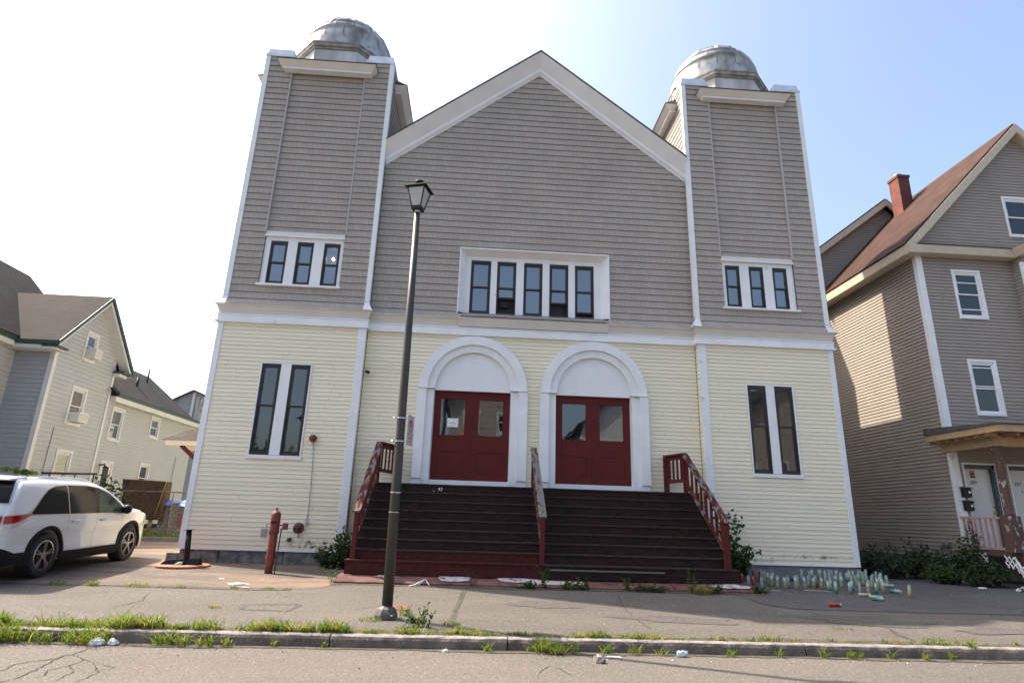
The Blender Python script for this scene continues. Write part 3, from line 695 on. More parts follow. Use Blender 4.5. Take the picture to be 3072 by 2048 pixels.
    for (ra, za), (rb, zb) in zip([(1.64, 13.86), (1.68, 13.86), (1.69, 13.92), (1.74, 13.93), (1.75, 14.03), (1.77, 14.04), (1.77, 14.07)], [(1.68, 13.86), (1.69, 13.92), (1.74, 13.93), (1.75, 14.03), (1.77, 14.04), (1.77, 14.07), (1.3, 14.14)]): loft(dr, octo(ra, za), octo(rb, zb))
    dr.build('drum_cornice', M['drumtrim'], t)
    dm = MB(); r0 = 1.44; prof_ = [(r0+.03, 14.06), (r0+.01, 14.3)]
    for q in range(6):
        a0_, a1_ = 15*q, 15*(q+1)
        for a in (a0_, (a0_+a1_)/2, a1_-.05): rr = r0+.012*(1-(a-a0_)/15); prof_.append((max(.02, rr*math.cos(R(a))), 14.54+1.02*rr*math.sin(R(a))))
    dm.lathe(prof_, (cx_, cy, 0), 64, 0)
    rdm = random.Random(int(cx_*10))
    for k in range(32):   # vertical lock seams, staggered ring by ring
        for q in range(5):
            if (k+q) % 2: continue
            a = R(k*11.25+5); pr_ = None
            for j in range(4):
                e = R(15*q+j*5); rr = r0+.022; c_ = Vector((cx_+rr*math.cos(e)*math.cos(a), cy+rr*math.cos(e)*math.sin(a), 14.54+1.02*rr*math.sin(e))); tg = Vector((-math.sin(a), math.cos(a), 0))*.012
                qq = (c_-tg, c_+tg)
                if pr_: dm.face([pr_[0], pr_[1], qq[1], qq[0]], 2)
                pr_ = qq
    for k in range(12):
        a = R(k*30+14); pr_ = None; lo_ = rdm.uniform(20, 34); hi_ = rdm.uniform(66, 78)
        for j in range(9):
            e = R(lo_+(hi_-lo_)*j/8); rr = r0+.027; hw = .052
            c_ = Vector((cx_+rr*math.cos(e)*math.cos(a), cy+rr*math.cos(e)*math.sin(a), 14.54+1.02*rr*math.sin(e))); tg = Vector((-math.sin(a), math.cos(a), 0))
            q = (c_-tg*hw, c_+tg*hw)
            if pr_: dm.face([pr_[0], pr_[1], q[1], q[0]], 1)
            pr_ = q
    dm.build('dome', [M['dome'], M['domeseam'], M['seam']], t)
    # window group
    wf = MB(); Wf = Wall((0, .03, 0), (1, 0, 0), (0, -1, 0))
    edges = [u0] + [e for w_ in win for e in w_] + [u1]
    for i in range(0, len(edges), 2): Wf.box(wf, edges[i], edges[i+1], 6.12, 7.34, -.12, .0)
    Wf.box(wf, u0, u1, 7.34, 7.45, -.12, .0); Wf.box(wf, u0, u1, 6.07, 6.12, -.12, .0)
    Wf.box(wf, u0-.01, u1+.01, 7.44, 7.475, -.02, .075)
    Wf.box(wf, u0-.04, u1+.04, 6.03, 6.085, -.02, .12)
    gp = wf.build('window_surround', M['white'], t, bevel=.004)
    wf = MB(); wf.hexa([Wf.p(u0, 7.475, 0), Wf.p(u1, 7.475, 0), Wf.p(u1, 7.475, .055), Wf.p(u0, 7.475, .055), Wf.p(u0, 7.60, 0), Wf.p(u1, 7.60, 0), Wf.p(u1, 7.60, .03), Wf.p(u0, 7.60, .03)])
    wf.build('window_header', M['cream'], t)
    for i, (a, b_) in enumerate(win):
        wn = window(ch, Wf, a, b_, 6.13, 7.33, off=-.02, depth=.09, glass='glasshi')
        if glow == i:
            bl = MB(); bl.lathe([(.0, -.035), (.03, -.02), (.036, 0), (.03, .02), (.0, .035)], ((a+b_)/2-.02, .33, 7.03), 12); bl.build('ceiling_lamp', M['bulb'], wn)
    return t
tL = tower(0.0, 3.68, 1, [(.95, 1.40), (1.65, 2.08), (2.35, 2.78)], (.80, 2.87), glow=2)
tR = tower(12.34, 16.0, -1, [(13.26, 13.67), (13.93, 14.34), (14.60, 15.01)], (13.16, 15.19))

# tall pair windows in the lower tower walls
for (a, b_, m0, m1, z0, z1) in ((1.24, 2.43, 1.705, 1.955, 1.74, 3.97), (13.58, 14.77, 14.065, 14.29, 1.72, 3.95)):
    sr = MB(); F0.box(sr, m0, m1, z0, z1, -.08, .03); F0.box(sr, a-.035, a, z0-.02, z1+.035, -.08, .035); F0.box(sr, b_, b_+.035, z0-.02, z1+.035, -.08, .035)
    F0.box(sr, a, b_, z1, z1+.035, -.08, .035); F0.box(sr, a-.06, b_+.06, z0-.10, z0-.01, -.08, .05)
    sr.build('window_surround', M['white'], ch, bevel=.004)
    for (p, q) in ((a, m0), (m1, b_)): window(ch, F0, p, q, z0, z1, off=.02, depth=.07, fw=.06, split=.53)

# ---- central gable wall
gw = MB()
CWH = [(5.98, 10.04, 5.60, 7.49)]
apx, apz = 8.04, 14.05
def gclip(z): h = (apz-.35-z)/.785; return (apx-h, apx+h)
siding(gw, FM, 3.70, 12.34, 5.47, 13.64, SH, .02, CWH, clip=gclip, flare=lambda z: flare(z)*.9)
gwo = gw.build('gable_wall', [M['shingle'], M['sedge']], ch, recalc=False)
gw = MB(); gw.prism([(3.7, .62, 5.4), (12.34, .62, 5.4), (12.34, .62, 10.3), (apx, .62, 13.6), (3.7, .62, 10.3)], (0, .3, 0)); 
for (a, b_, z0, z1) in ((3.7, 5.98, 5.4, 10), (10.04, 12.34, 5.4, 10), (5.98, 10.04, 7.52, 10)): gw.box(a, b_, .3, .62, z0, z1)
gw.build('gable_backing', M['room'], ch)
# rake cornice
rk_ = MB()
def rake(mb, s_, pts, m=0):   # pts: (offset outward, dz) cross-section along slope from apex to wall end
    xe = 3.70 if s_ < 0 else 12.34; sl = .785
    a = [Vector((apx, .22-o, apz+dz)) for o, dz in pts]; b_ = [Vector((xe, .22-o, apz+dz-sl*abs(xe-apx))) for o, dz in pts]
    ia = [mb.vert(p) for p in a]; ib = [mb.vert(p) for p in b_]; n = len(pts)
    for q in range(n): mb.idx((ia[q], ib[q], ib[(q+1) % n], ia[(q+1) % n]), m)
    mb.idx(ia, m); mb.idx(ib[::-1], m)
for s_ in (-1, 1):
    rake(rk_, s_, [(.0, -.05), (.30, -.05), (.295, -.085), (.10, -.52), (.0, -.52)], 1)
    rake(rk_, s_, [(.0, -.52), (.115, -.52), (.10, -.60), (.04, -.66), (.0, -.66)], 0)
    rake(rk_, s_, [(.0, -.66), (.035, -.66), (.035, -.70), (0, -.70)], 0)
    rake(rk_, s_, [(.0, -.05), (.305, -.05), (.315, -.02), (.0, -.01)], 2)
rk_.build('rake_cornice', [M['white'], M['palecream'], M['darkline']], ch)
rf = MB()
for s_ in (-1, 1):
    xe = .0 if s_ < 0 else 16.0; ze = apz-.785*abs(xe-apx)
    for (y0, y1, xi) in ((-.1, 3.64, 3.72 if s_ < 0 else 12.3), (3.64, 24.3, xe - (-.25 if s_ > 0 else .25))):
        zi = apz-.785*abs(xi-apx)
        rf.hexa([(apx, y0, apz-.05), (xi, y0, zi-.05), (xi, y1, zi-.05), (apx, y1, apz-.05), (apx, y0, apz), (xi, y0, zi), (xi, y1, zi), (apx, y1, apz)])
rf.build('roof', M['roofgrey'], ch)
up = MB()
siding(up, Wall((0, 0, 0), (0, 1, 0), (-1, 0, 0)), 3.64, 24, 5.47, 7.75, SH, .016); siding(up, Wall((16, 0, 0), (0, 1, 0), (1, 0, 0)), 3.64, 24, 5.47, 7.75, SH, .016)
up.prism([(0, 23.98, 5.4), (16, 23.98, 5.4), (16, 23.98, 7.8), (apx, 23.98, 13.9), (0, 23.98, 7.8)], (0, .02, 0))
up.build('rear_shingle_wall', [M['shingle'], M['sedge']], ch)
# rear cross-wing on the right side (throws the stepped shadow on the neighbour)
cw = MB(); cw.box(13.2, 15.98, 6.9, 12, 7.0, 13.0); cw.prism([(15.9, 6.4, 10.95), (15.9, 6.9, 10.95), (15.9, 7.5, 12.9), (15.9, 6.9, 12.9)], (.35, 0, 0))
cw.build('cross_wing', M['shingle'], ch)

# recessed window band
rc = MB(); d = .20
o_ = [(5.98, 5.66), (10.04, 5.66), (10.04, 7.49), (5.98, 7.49)]
i_ = [(6.16, 5.70), (9.86, 5.70), (9.86, 7.36), (6.16, 7.36)]
for k in range(4):
    a, b_ = o_[k], o_[(k+1) % 4]; c_, e_ = i_[k], i_[(k+1) % 4]
    if k == 0: continue
    rc.face([FM.p(*a, .03), FM.p(*b_, .03), FM.p(*e_, -d), FM.p(*c_, -d)])
# thin outer bead
for (a, b_, z0, z1) in ((5.955, 5.985, 5.5, 7.52), (10.035, 10.065, 5.5, 7.52), (5.985, 10.035, 7.485, 7.52)): FM.box(rc, a, b_, z0, z1, -.02, .045)
wins = [(6.27, 6.82), (6.99, 7.52), (7.73, 8.25), (8.44, 8.97), (9.15, 9.68)]
Wc = Wall((0, .22+d, 0), (1, 0, 0), (0, -1, 0))
ed = [6.16] + [e for w_ in wins for e in w_] + [9.86]
for i in range(0, len(ed), 2): Wc.box(rc, ed[i], ed[i+1], 5.70, 7.26, -.12, .0)
Wc.box(rc, 6.16, 9.86, 7.26, 7.37, -.12, 0); Wc.box(rc, 6.2, 9.82, 7.30, 7.33, 0, .012)
rc.build('window_surround', M['white'], ch)
ops = [0, .42, 0, .34, .10]
for i, (a, b_) in enumerate(wins):
    wn = window(ch, Wc, a, b_, 5.72, 7.26, off=-.03, depth=.08, fw=.06, lower_open=ops[i], glass='glasshi')
    if i == 1:
        bl = MB(); Wc.box(bl, a+.1, a+.34, 5.95, 6.12, -.4, -.12); bl.build('window_fan', M['blackrough'], wn)
    if i in (1, 3, 4):
        bl = MB(); zz = {1: 6.62, 3: 6.58, 4: 6.55}[i]; bl.face([Wc.p(a+.05, zz, -.3), Wc.p(b_-.05, zz, -.3), Wc.p(b_-.05, zz+{1: .34, 3: .28, 4: .08}[i], -.3), Wc.p(a+.05, zz+{1: .34, 3: .28, 4: .08}[i], -.3)]); bl.build('window_blind', M['roomlight'], wn)
    if i == 2:
        bl = MB(); bl.lathe([(.0, -.03), (.024, -.018), (.03, 0), (.024, .018), (.0, .03)], ((a+b_)/2-.04, .22+d+.25, 7.11), 12); bl.build('ceiling_lamp', M['bulb'], wn)
ap = MB()
for k in range(4):
    za = 5.70-k*.055; zb = za-.055; oa = -.16+k*.085; ob = oa+.085
    wd = .02*k
    ap.face([FM.p(6.14-wd, za, oa), FM.p(9.88+wd, za, oa), FM.p(9.90+wd, zb, ob+.015), FM.p(6.12-wd, zb, ob+.015)]); ap.face([FM.p(6.12-wd, zb, ob+.015), FM.p(9.90+wd, zb, ob+.015), FM.p(9.90+wd, zb-.004, ob-.01), FM.p(6.12-wd, zb-.004, ob-.01)])
ap.build('sloping_sill', M['apron'], ch)
ap = MB(); ap.hexa([FM.p(6.03, 5.24, 0), FM.p(10.0, 5.24, 0), FM.p(10.0, 5.24, .09), FM.p(6.03, 5.24, .09), FM.p(6.03, 5.47, 0), FM.p(10.0, 5.47, 0), FM.p(10.0, 5.47, .17), FM.p(6.03, 5.47, .17)])
ap.build('sill_apron', M['cream'], ch)

# doors and arches
def portal(cx, paper):
    sr = MB()
    def archring(r0, r1, o, m=0, n=36, o0=-.1):
        for k in range(n):
            a, b_ = math.pi*k/n, math.pi*(k+1)/n
            q = [FM.p(cx+r*math.cos(t), 3.575+r*1.012*math.sin(t), oo) for oo in (o0, o) for r, t in ((r0, a), (r1, a), (r1, b_), (r0, b_))]
            sr.hexa(q, m)
    archring(1.145, 1.375, .13); archring(.955, 1.147, .07)
    # tympanum
    n = 36; pts = [FM.p(cx+.96*math.cos(math.pi*k/n), 3.575+.97*math.sin(math.pi*k/n), -.02) for k in range(n+1)]
    sr.face(pts)
    FM.box(sr, cx-.975, cx+.975, 3.535, 3.578, -.1, -.018)
    for s_ in (-1, 1):
        def bx(a, b_, z0, z1, o): 
            u = sorted((cx+s_*a, cx+s_*b_)); FM.box(sr, u[0], u[1], z0, z1, -.1, o)
        bx(1.165, 1.395, 1.33, 3.545, .14); bx(.985, 1.165, 1.20, 3.545, .055)
        # splayed reveal to the door
        sr.hexa([FM.p(cx+s_*.985, 1.2, .05), FM.p(cx+s_*1.02, 1.2, .05), FM.p(cx+s_*1.02, 1.2, -.13), FM.p(cx+s_*.965, 1.2, -.13), FM.p(cx+s_*.985, 3.545, .05), FM.p(cx+s_*1.02, 3.545, .05), FM.p(cx+s_*1.02, 3.545, -.13), FM.p(cx+s_*.965, 3.545, -.13)])
        bx(1.17, 1.385, 1.16, 1.325, .10); bx(.99, 1.4, 3.548, 3.572, .165); bx(1.13, 1.165, 1.2, 3.545, .075)
    FM.box(sr, cx-.98, cx+.98, 1.17, 1.305, -.13, .03)
    s = sr.build('door_surround', M['white'], ch, bevel=.004)
    D = Wall((0, .36, 0), (1, 0, 0), (0, -1, 0))
    for s_ in (-1, 1):
        dl = MB(); a, b_ = (cx-.965, cx-.004) if s_ < 0 else (cx+.004, cx+.965)
        g0, g1 = a+.155, b_-.155; z0, z1, ga, gb, pa, pb = 1.315, 3.53, 2.40, 3.36, 1.48, 2.0
        for (p, q, r_, t_) in ((a, g0, z0, z1), (g1, b_, z0, z1), (g0, g1, z0, pa), (g0, g1, pb, ga), (g0, g1, gb, z1)): D.box(dl, p, q, r_, t_, -.04, .01)
        D.box(dl, g0, g1, pa, pb, -.04, -.004)
        for (p, q, r_, t_) in ((g0, g0+.02, ga, gb), (g1-.02, g1, ga, gb), (g0, g1, ga, ga+.02), (g0, g1, gb-.02, gb)): D.box(dl, p, q, r_, t_, -.03, .016)
        if s_ < 0: D.box(dl, b_-.03, b_+.03, z0, z1, .01, .02)
        do = dl.build('door', M['red'], ch, bevel=.002)
        gl = MB(); gl.face([D.p(g0, ga, -.015), D.p(g1, ga, -.015), D.p(g1, gb, -.015), D.p(g0, gb, -.015)]); gl.build('pane', M['glass'], do, recalc=False)
        rm = MB(); rm.face([D.p(g0-.02, ga-.02, -.4), D.p(g1+.02, ga-.02, -.4), D.p(g1+.02, gb+.02, -.4), D.p(g0-.02, gb+.02, -.4)]); rm.build('room_interior', M['room'], do, recalc=False)
        if paper and s_ < 0:
            pp = MB(); D.box(pp, g0+.20, g0+.475, ga+.225, ga+.445, .0, .003); D.box(pp, g0+.27, g0+.40, ga+.318, ga+.330, .003, .0045, 1); D.box(pp, g0+.27, g0+.295, ga+.312, ga+.336, .0045, .005, 1); D.box(pp, g0+.32, g0+.345, ga+.275, ga+.283, .003, .0045, 1)
            pp.build('paper_notice', [M['litter'], M['greybox']], do)
            pp = MB(); D.box(pp, g1-.085, g1-.025, ga+.03, ga+.08, 0, .004); pp.build('red_sticker', mat('red_sticker', (.5, .03, .02), .5), do)
portal(6.49, True); portal(9.60, False)

# things fixed to the front wall
al = MB(); al.lathe([(.0, -.10), (.055, -.095), (.085, -.06), (.09, -.02), (.09, 0), (.05, 0)], (2.71, -.045, 2.16), 20, axis='Y'); al.box(2.66, 2.76, -.05, -.01, 2.10, 2.22); al.lathe([(.02, -.12), (.02, -.1)], (2.71, -.045, 2.16), 10, axis='Y')
al.build('alarm_bell', M['redpipe'], ch)
al = MB(); al.tube([(2.72, -.03, 2.08), (2.76, -.03, 1.6), (2.79, -.03, 1.0), (2.80, -.03, .45), (2.79, -.03, .25)], .011, 8); al.box(2.76, 2.82, -.06, -.015, .16, .30)
al.build('conduit', M['conduit'], ch)
al = MB(); al.lathe([(.12, 0), (.12, -.035), (.10, -.045), (.05, -.05)], (2.63, -.02, .10), 24, axis='Y'); al.build('hose_connection', M['redpipe'], ch)
al = MB(); al.tube([(2.63, -.06, .10), (2.62, -.12, .08), (2.61, -.19, .06)], [.065, .07, .06], 16); al.tube([(2.46, -.01, -.16), (2.455, -.09, -.165)], .045, 14); al.build('drain_pipe', mat('dark_iron', (.05, .035, .03), .6, noise=.3), ch)
al = MB(); al.box(1.80, 1.92, -.07, -.01, -.10, .07); al.build('outlet_box', M['greybox'], ch, bevel=.01)
al = MB(); al.tube([(3.79, .19, 3.93), (3.80, .10, 3.90), (3.83, .06, 3.87)], .014, 8); al.tube([(3.77, .12, 3.91), (3.86, -.04, 3.85)], .038, 12); al.build('security_camera', M['black'], ch)
# side entrance canopy with red brace on the left wall
cn = MB()
cn.hexa([(-1.42, 1.35, 2.02), (-.0, 1.35, 2.02), (-.0, 2.9, 2.02), (-1.42, 2.9, 2.02), (-1.45, 1.33, 2.14), (0, 1.33, 2.14), (0, 2.92, 2.14), (-1.45, 2.92, 2.14)])
cn.build('canopy_frame', mat('canopy_cream', (.66, .6, .48), .6), ch)
cn = MB(); cn.hexa([(-1.5, 1.28, 2.14), (0, 1.28, 2.14), (0, 2.97, 2.14), (-1.5, 2.97, 2.14), (-.55, 1.95, 2.75), (0, 1.95, 2.75), (0, 2.3, 2.75), (-.55, 2.3, 2.75)])
cn.build('canopy_roof', brickmat('canopy_shingles', (.12, .10, .088), (.075, .064, .057), (.035, .03, .03), .3, .075, .006, nstr=.2), ch)
cn = MB(); cn.bar((-1.05, 1.45, 2.02), (-.03, 1.45, 1.2), .09, .09); cn.build('canopy_brace', M['redwood'], ch)

# ------------------------------------------------------------------ entrance stairs
st = thing('entrance_stairs', 'wide dark brown wooden stairs with peeling red handrails before the red doors', 'stairs', (8.04, -1.2, -.78))
NZ, NY0, RUN, RISE = 1.16, -.62, .204, .194
XL, XR = 4.22, 11.93
for i in range(9):
    z = NZ-RISE*i; y = NY0-RUN*i
    # tread (nosing board) and riser
    for (a, b_, red) in ((XL if i < 8 else XL-.03, 8.07, i >= 7), (8.07, XR if i < 8 else XR+.12, False)):
        tb = MB(); yb = y+RUN+.03 if i else .2
        tb.box(a, b_, y, yb, z-.035, z)
        tb.build('tread', M['redstep'] if red and i == 8 else M['nosing'], st, bevel=.008)
        zl = z-RISE+.001 if i < 8 else -.66
        tb = MB(); tb.box(a+.01, b_-.0, y+.028, y+.05, zl, z-.036)
        if i < 8: tb.box(a+.01, b_, y+.02, y+.028, zl+.0, zl+.10)
        tb.build('riser', M['redstep'] if red else M['tread'], st)
sd_ = MB()
for xx in (XL+.02, XR-.05):
    for i in range(9): sd_.box(xx, xx+.03, NY0-RUN*i+.05, .2, NZ-RISE*(i+1)+.0, NZ-RISE*i-.036)
sd_.box(11.9, 12.04, NY0-RUN*8+.06, -1.95, -.66, -.43)
sd_.build('side_boards', M['tread'], st)
nb = Wall((0, NY0+.0195, 0), (1, 0, 0), (0, -1, 0))
text_mesh('93', .105, M['litter'], nb, 5.86, 1.045, .001, st, 'house_number', shear=.1)
nn_ = MB(); nb.box(nn_, 5.70, 5.735, 1.0, 1.012, 0, .003); nn_.build('number_fragment', M['litter'], st)
bdm = MB(); bdm.box(8.2, 10.5, -2.27, -2.262, -.50, -.47); bdm.build('worn_board_strip', mat('bare_wood', (.15, .13, .11), .8), st)

def handrail(xn, xf, xb, xm, cap, ret=True, side=1):
    """newel at the foot, sloping rail, post at the landing edge, return to the wall"""
    rl = thing('handrail', {0: 'left wooden handrail with peeling red paint, sunlit at its foot', 1: 'middle wooden handrail worn to bare grey wood between the two doors', 2: 'right wooden handrail with peeling paint and red balusters'}[side], 'handrail', (xn, -2.1, -.4), 'handrails of the entrance stairs')
    yn, yf = -2.12, -.58
    nw = MB(); w2 = .045 if side != 2 else .06; nw.box(xn-w2, xn+w2, yn-.045, yn+.045, -.39, .50); nw.build('newel_post', M['redwood'], rl, bevel=.006)
    zt0, zt1 = .52, 2.07
    A = Vector((xn, yn-.08, zt0-.02)); B = Vector((xf, yf+.0, zt1))
    tp = MB(); tp.bar(A, B, .155, .045); tp.build('top_rail', cap, rl, bevel=.006)
    o = Vector((0, 0, -.06)); tp = MB(); tp.bar(A+o+Vector((0, .1, .09)), B+o, .045, .08); tp.build('sub_rail', M['redwood'], rl)
    o = Vector((0, 0, -.66)); tp = MB(); tp.bar(A+o+Vector((0, .1, .09)), B+o, .05, .085); tp.build('bottom_rail', M['railcap'], rl)
    n = 8
    for k in range(1, n+1):
        t = k/(n+.6); p = A.lerp(B, t); b_ = MB(); b_.box(p.x-.018, p.x+.018, p.y-.035, p.y+.035, p.z-.63, p.z-.05); b_.build('baluster', M['redwood'], rl)
    ps = MB(); ps.box(xf-.045, xf+.045, yf-.045, yf+.045, 1.16, 2.03); ps.build('landing_post', M['redwood'], rl)
    if ret:
        C_ = Vector((xb, .16, zt1-.01)); D_ = Vector((xf, yf-.03, zt1-.01))
        tp = MB(); tp.bar(D_, C_, .15, .045); tp.build('top_rail', M['redwood'], rl, bevel=.005)
        tp = MB(); tp.bar(D_+Vector((0, 0, -.07)), C_+Vector((0, 0, -.07)), .04, .09); tp.build('cross_rail', M['redwood'], rl); tp = MB(); tp.bar(D_+Vector((0, 0, -.62)), C_+Vector((0, 0, -.62)), .05, .08); tp.build('cross_rail', M['redwood'], rl)
        for k in range(1, 5):
            p = D_.lerp(C_, k/5); b_ = MB(); b_.box(p.x-.018, p.x+.018, p.y-.03, p.y+.03, p.z-.6, p.z-.1); b_.build('baluster', M['redwood'], rl)
        ps = MB(); ps.box(xb-.045, xb+.045, .08, .17, 1.16, 2.02); ps.box(xb+ (.046 if side == 0 else -.06), xb+(.06 if side == 0 else -.046), .10, .19, 1.2, 2.04); ps.build('wall_post', M['redwood'], rl)
handrail(4.32, 4.40, 4.70, 0, M['railcap'], True, 0)
handrail(8.06, 8.00, 8.0, 0, M['railgrey'], False, 1)
handrail(11.86, 11.62, 11.40, 0, M['railcap'], True, 2)

# slab in front of the stairs
sl = MB(); rs = random.Random(5)
def slabpiece(mb, x0, x1, yf, yb, zt, m=0, zb=-.86):
    n = max(2, int((x1-x0)/.18)); prev = None
    for k in range(n+1):
        xx = x0+(x1-x0)*k/n; j = rs.uniform(-.02, .02); jz = rs.uniform(-.006, .004)
        r_ = [mb.vert((xx, yf+j, zb)), mb.vert((xx, yf+j-.01, zt-.095)), mb.vert((xx, yf+j+.03, zt-.07+jz)), mb.vert((xx, -2.3, zt-.012)), mb.vert((xx, yb, zt))]
        if prev:
            for q in range(4): mb.idx((prev[q], r_[q], r_[q+1], prev[q+1]), m)
        else: mb.idx(r_[::-1], m)
        prev = r_
    mb.idx(prev, m)
for (a, b_, yf, zt) in ((4.10, 6.28, -2.60, -.662), (6.29, 7.2, -2.57, -.668), (7.21, 8.9, -2.62, -.668), (8.92, 10.6, -2.55, -.672), (10.62, 12.3, -2.58, -.668)):
    slabpiece(sl, a, b_, yf, -1.9, zt)
slo = sl.build('stone_slab', M['slab'], label='long uneven slab painted red and chipped white at the foot of the stairs', cat='stone slab', loc=(8.1, -2.3, -.8))
sl = MB()
def zsl(y): return -.668 + (-.012 if y < -2.3 else 0) - .058*max(0, min(1, (-2.3-y)/.27))
for pts in ([(6.02,-2.36),(6.1,-2.50),(6.3,-2.53),(6.62,-2.5),(6.66,-2.3),(6.5,-2.24),(6.05,-2.26)], [(7.12,-2.33),(7.3,-2.45),(7.6,-2.5),(7.9,-2.56),(8.5,-2.56),(8.88,-2.5),(8.85,-2.36),(8.3,-2.36),(7.7,-2.27),(7.2,-2.25)], [(11.3,-2.44),(11.7,-2.53),(12.1,-2.5),(12.2,-2.4),(11.9,-2.3),(11.4,-2.32)], [(4.9,-2.3),(5.3,-2.36),(5.1,-2.4),(4.8,-2.36)]):
    sl.face([(p[0], p[1], zsl(p[1])+.014) for p in pts])
sl.build('white_paint_patch', M['whiteslab'], slo)

# ------------------------------------------------------------------ street lamp
lp = thing('street_lamp', 'dark bronze street lamp with a square lantern standing on the sidewalk before the church', 'street lamp', (5.48, -5.43, -.94))
b = MB(); b.lathe([(.165, -.96), (.165, -.88), (.15, -.84), (.13, -.80), (.09, -.775), (.08, -.76)], (5.48, -5.43, 0), 10, smooth=False); b.build('base', mat('base_cast_iron', (.075, .07, .068), .6, noise=.25, nscale=12), lp)
b = MB(); b.tube([(5.49, -5.43, -.8), (5.475, -5.43, 1.0), (5.46, -5.43, 3.5), (5.445, -5.43, 5.44)], [.078, .072, .06, .05], 20); b.build('pole', M['bronzepole'], lp)
b = MB(); b.tube([(5.445, -5.43, 5.44), (5.445, -5.43, 5.50)], .048, 16); b.build('collar', M['conduit'], lp)
LC = Vector((5.445, -5.43, 0)); ra = R(-16)
def lq(x, y, z): return (LC.x+x*math.cos(ra)-y*math.sin(ra), LC.y+x*math.sin(ra)+y*math.cos(ra), z)
def frus(mb, h0, z0, h1, z1, m=0): mb.hexa([lq(-h0,-h0,z0), lq(h0,-h0,z0), lq(h0,h0,z0), lq(-h0,h0,z0), lq(-h1,-h1,z1), lq(h1,-h1,z1), lq(h1,h1,z1), lq(-h1,h1,z1)], m)
b = MB(); frus(b, .085, 5.49, .09, 5.545)
for sx in (-1, 1):
    for sy in (-1, 1):
        b.bar(lq(sx*.086, sy*.086, 5.545), lq(sx*.152, sy*.152, 5.88), .018, .018)
frus(b, .155, 5.865, .16, 5.885); b.build('lantern_frame', M['black'], lp)
b = MB(); frus(b, .08, 5.545, .147, 5.87); b.build('lantern_glass', M['lampglass'], lp)
b = MB(); frus(b, .20, 5.885, .195, 5.90); frus(b, .19, 5.90, .08, 5.96); b.lathe([(.055, 5.95), (.055, 6.02), (.078, 6.025), (.078, 6.045), (.045, 6.07), (.0, 6.075)], (LC.x, LC.y, 0), 20); b.build('lantern_roof', M['black'], lp)
b = MB(); b.tube([(5.475, -5.43, .78), (5.475, -5.43, .795)], .081, 20, smooth=False); b.tube([(5.476, -5.43, .50), (5.476, -5.43, .51)], .081, 20, smooth=False); b.build('pole_band', M['steel'], lp)
# parking sign strapped to the pole, lying in the plane that runs across the street
sg = thing('parking_sign', 'small white no parking sign strapped to the lamp pole', 'sign', (5.56, -5.3, 1.74))
SW = Wall((5.575, -5.47, 0), (.22, .9755, 0), (.9755, -.22, 0))
b = MB(); SW.box(b, 0, .30, 1.50, 1.96, -.002, .001); b.build('sign_plate', mat('aged_sign_white', (.48, .45, .47), .5), sg, bevel=.0)
b = MB(); n = 32; rd_ = .105; cu_, cz_ = .15, 1.80
for k in range(n):
    a0, a1 = 2*math.pi*k/n, 2*math.pi*(k+1)/n
    b.face([SW.p(cu_+(rd_)*math.cos(a0), cz_+rd_*math.sin(a0), .0025), SW.p(cu_+rd_*math.cos(a1), cz_+rd_*math.sin(a1), .0025), SW.p(cu_+(rd_-.02)*math.cos(a1), cz_+(rd_-.02)*math.sin(a1), .0025), SW.p(cu_+(rd_-.02)*math.cos(a0), cz_+(rd_-.02)*math.sin(a0), .0025)])
b.face([SW.p(.07, 1.87, .0035), SW.p(.084, 1.884, .0035), SW.p(.23, 1.73, .0035), SW.p(.216, 1.716, .0035)])
SW.box(b, .01, .29, 1.655, 1.662, .001, .0025); SW.box(b, .01, .29, 1.51, 1.516, .001, .0025)
b.build('prohibition_ring', mat('sign_red', (.35, .05, .05), .5), sg, recalc=False)
text_mesh('P', .2, M['black'], SW, .15, 1.80, .0022, sg, 'letter', .0004)
b = MB(); SW.box(b, .01, .29, 1.672, 1.68, .001, .0025); SW.box(b, .01, .29, 1.945, 1.951, .001, .0025); b.build('black_rule', M['black'], sg)
text_mesh('THIS SIDE', .045, mat('sign_red_text', (.3, .06, .06), .5), SW, .15, 1.61, .0022, sg, 'lettering', .0004)
text_mesh('OF STREET', .045, mat('sign_red_text', (.3, .06, .06), .5), SW, .15, 1.56, .0022, sg, 'lettering', .0004)
for z in (1.90, 1.545):
    b = MB(); b.tube([(5.466, -5.43, z-.008), (5.466, -5.43, z+.008)], .078, 18, smooth=False); b.bar((5.52, -5.43, z), (5.575, -5.45, z), .016, .016); b.lathe([(.014, -.03), (.014, 0)], (5.38, -5.44, z), 8, axis='X'); b.build('strap', M['steel'], sg)

# ------------------------------------------------------------------ red indicator post
def _n(p): return [(r_*.86, z) for r_, z in p]
pv = thing('indicator_post', 'tall red iron fire valve post standing on the pavement before the left tower', 'valve post', (2.56, -1.55, -.76))
b = MB(); b.lathe(_n([(.09, -.78), (.085, -.60), (.092, -.58), (.098, -.52), (.098, .0), (.094, .02), (.1, .04), (.1, .05)]), (2.56, -1.55, 0), 22)
for z in (-.42, -.3, .0): b.lathe([(.014, -.10), (.014, -.07)], (2.56, -1.55, z), 8, axis='X')
b.build('lower_barrel', M['redpipe'], pv)
b = MB(); b.lathe(_n([(.112, .02), (.115, .06), (.108, .10), (.112, .34), (.108, .40), (.085, .445), (.05, .46), (.022, .462), (.022, .50), (.03, .505), (.03, .525), (.0, .53)]), (2.56, -1.55, 0), 24); b.build('upper_barrel', M['redpipe'], pv)
b = MB(); b.box(2.505, 2.605, -1.655, -1.62, .22, .262); b.build('indicator_window', M['black'], pv)
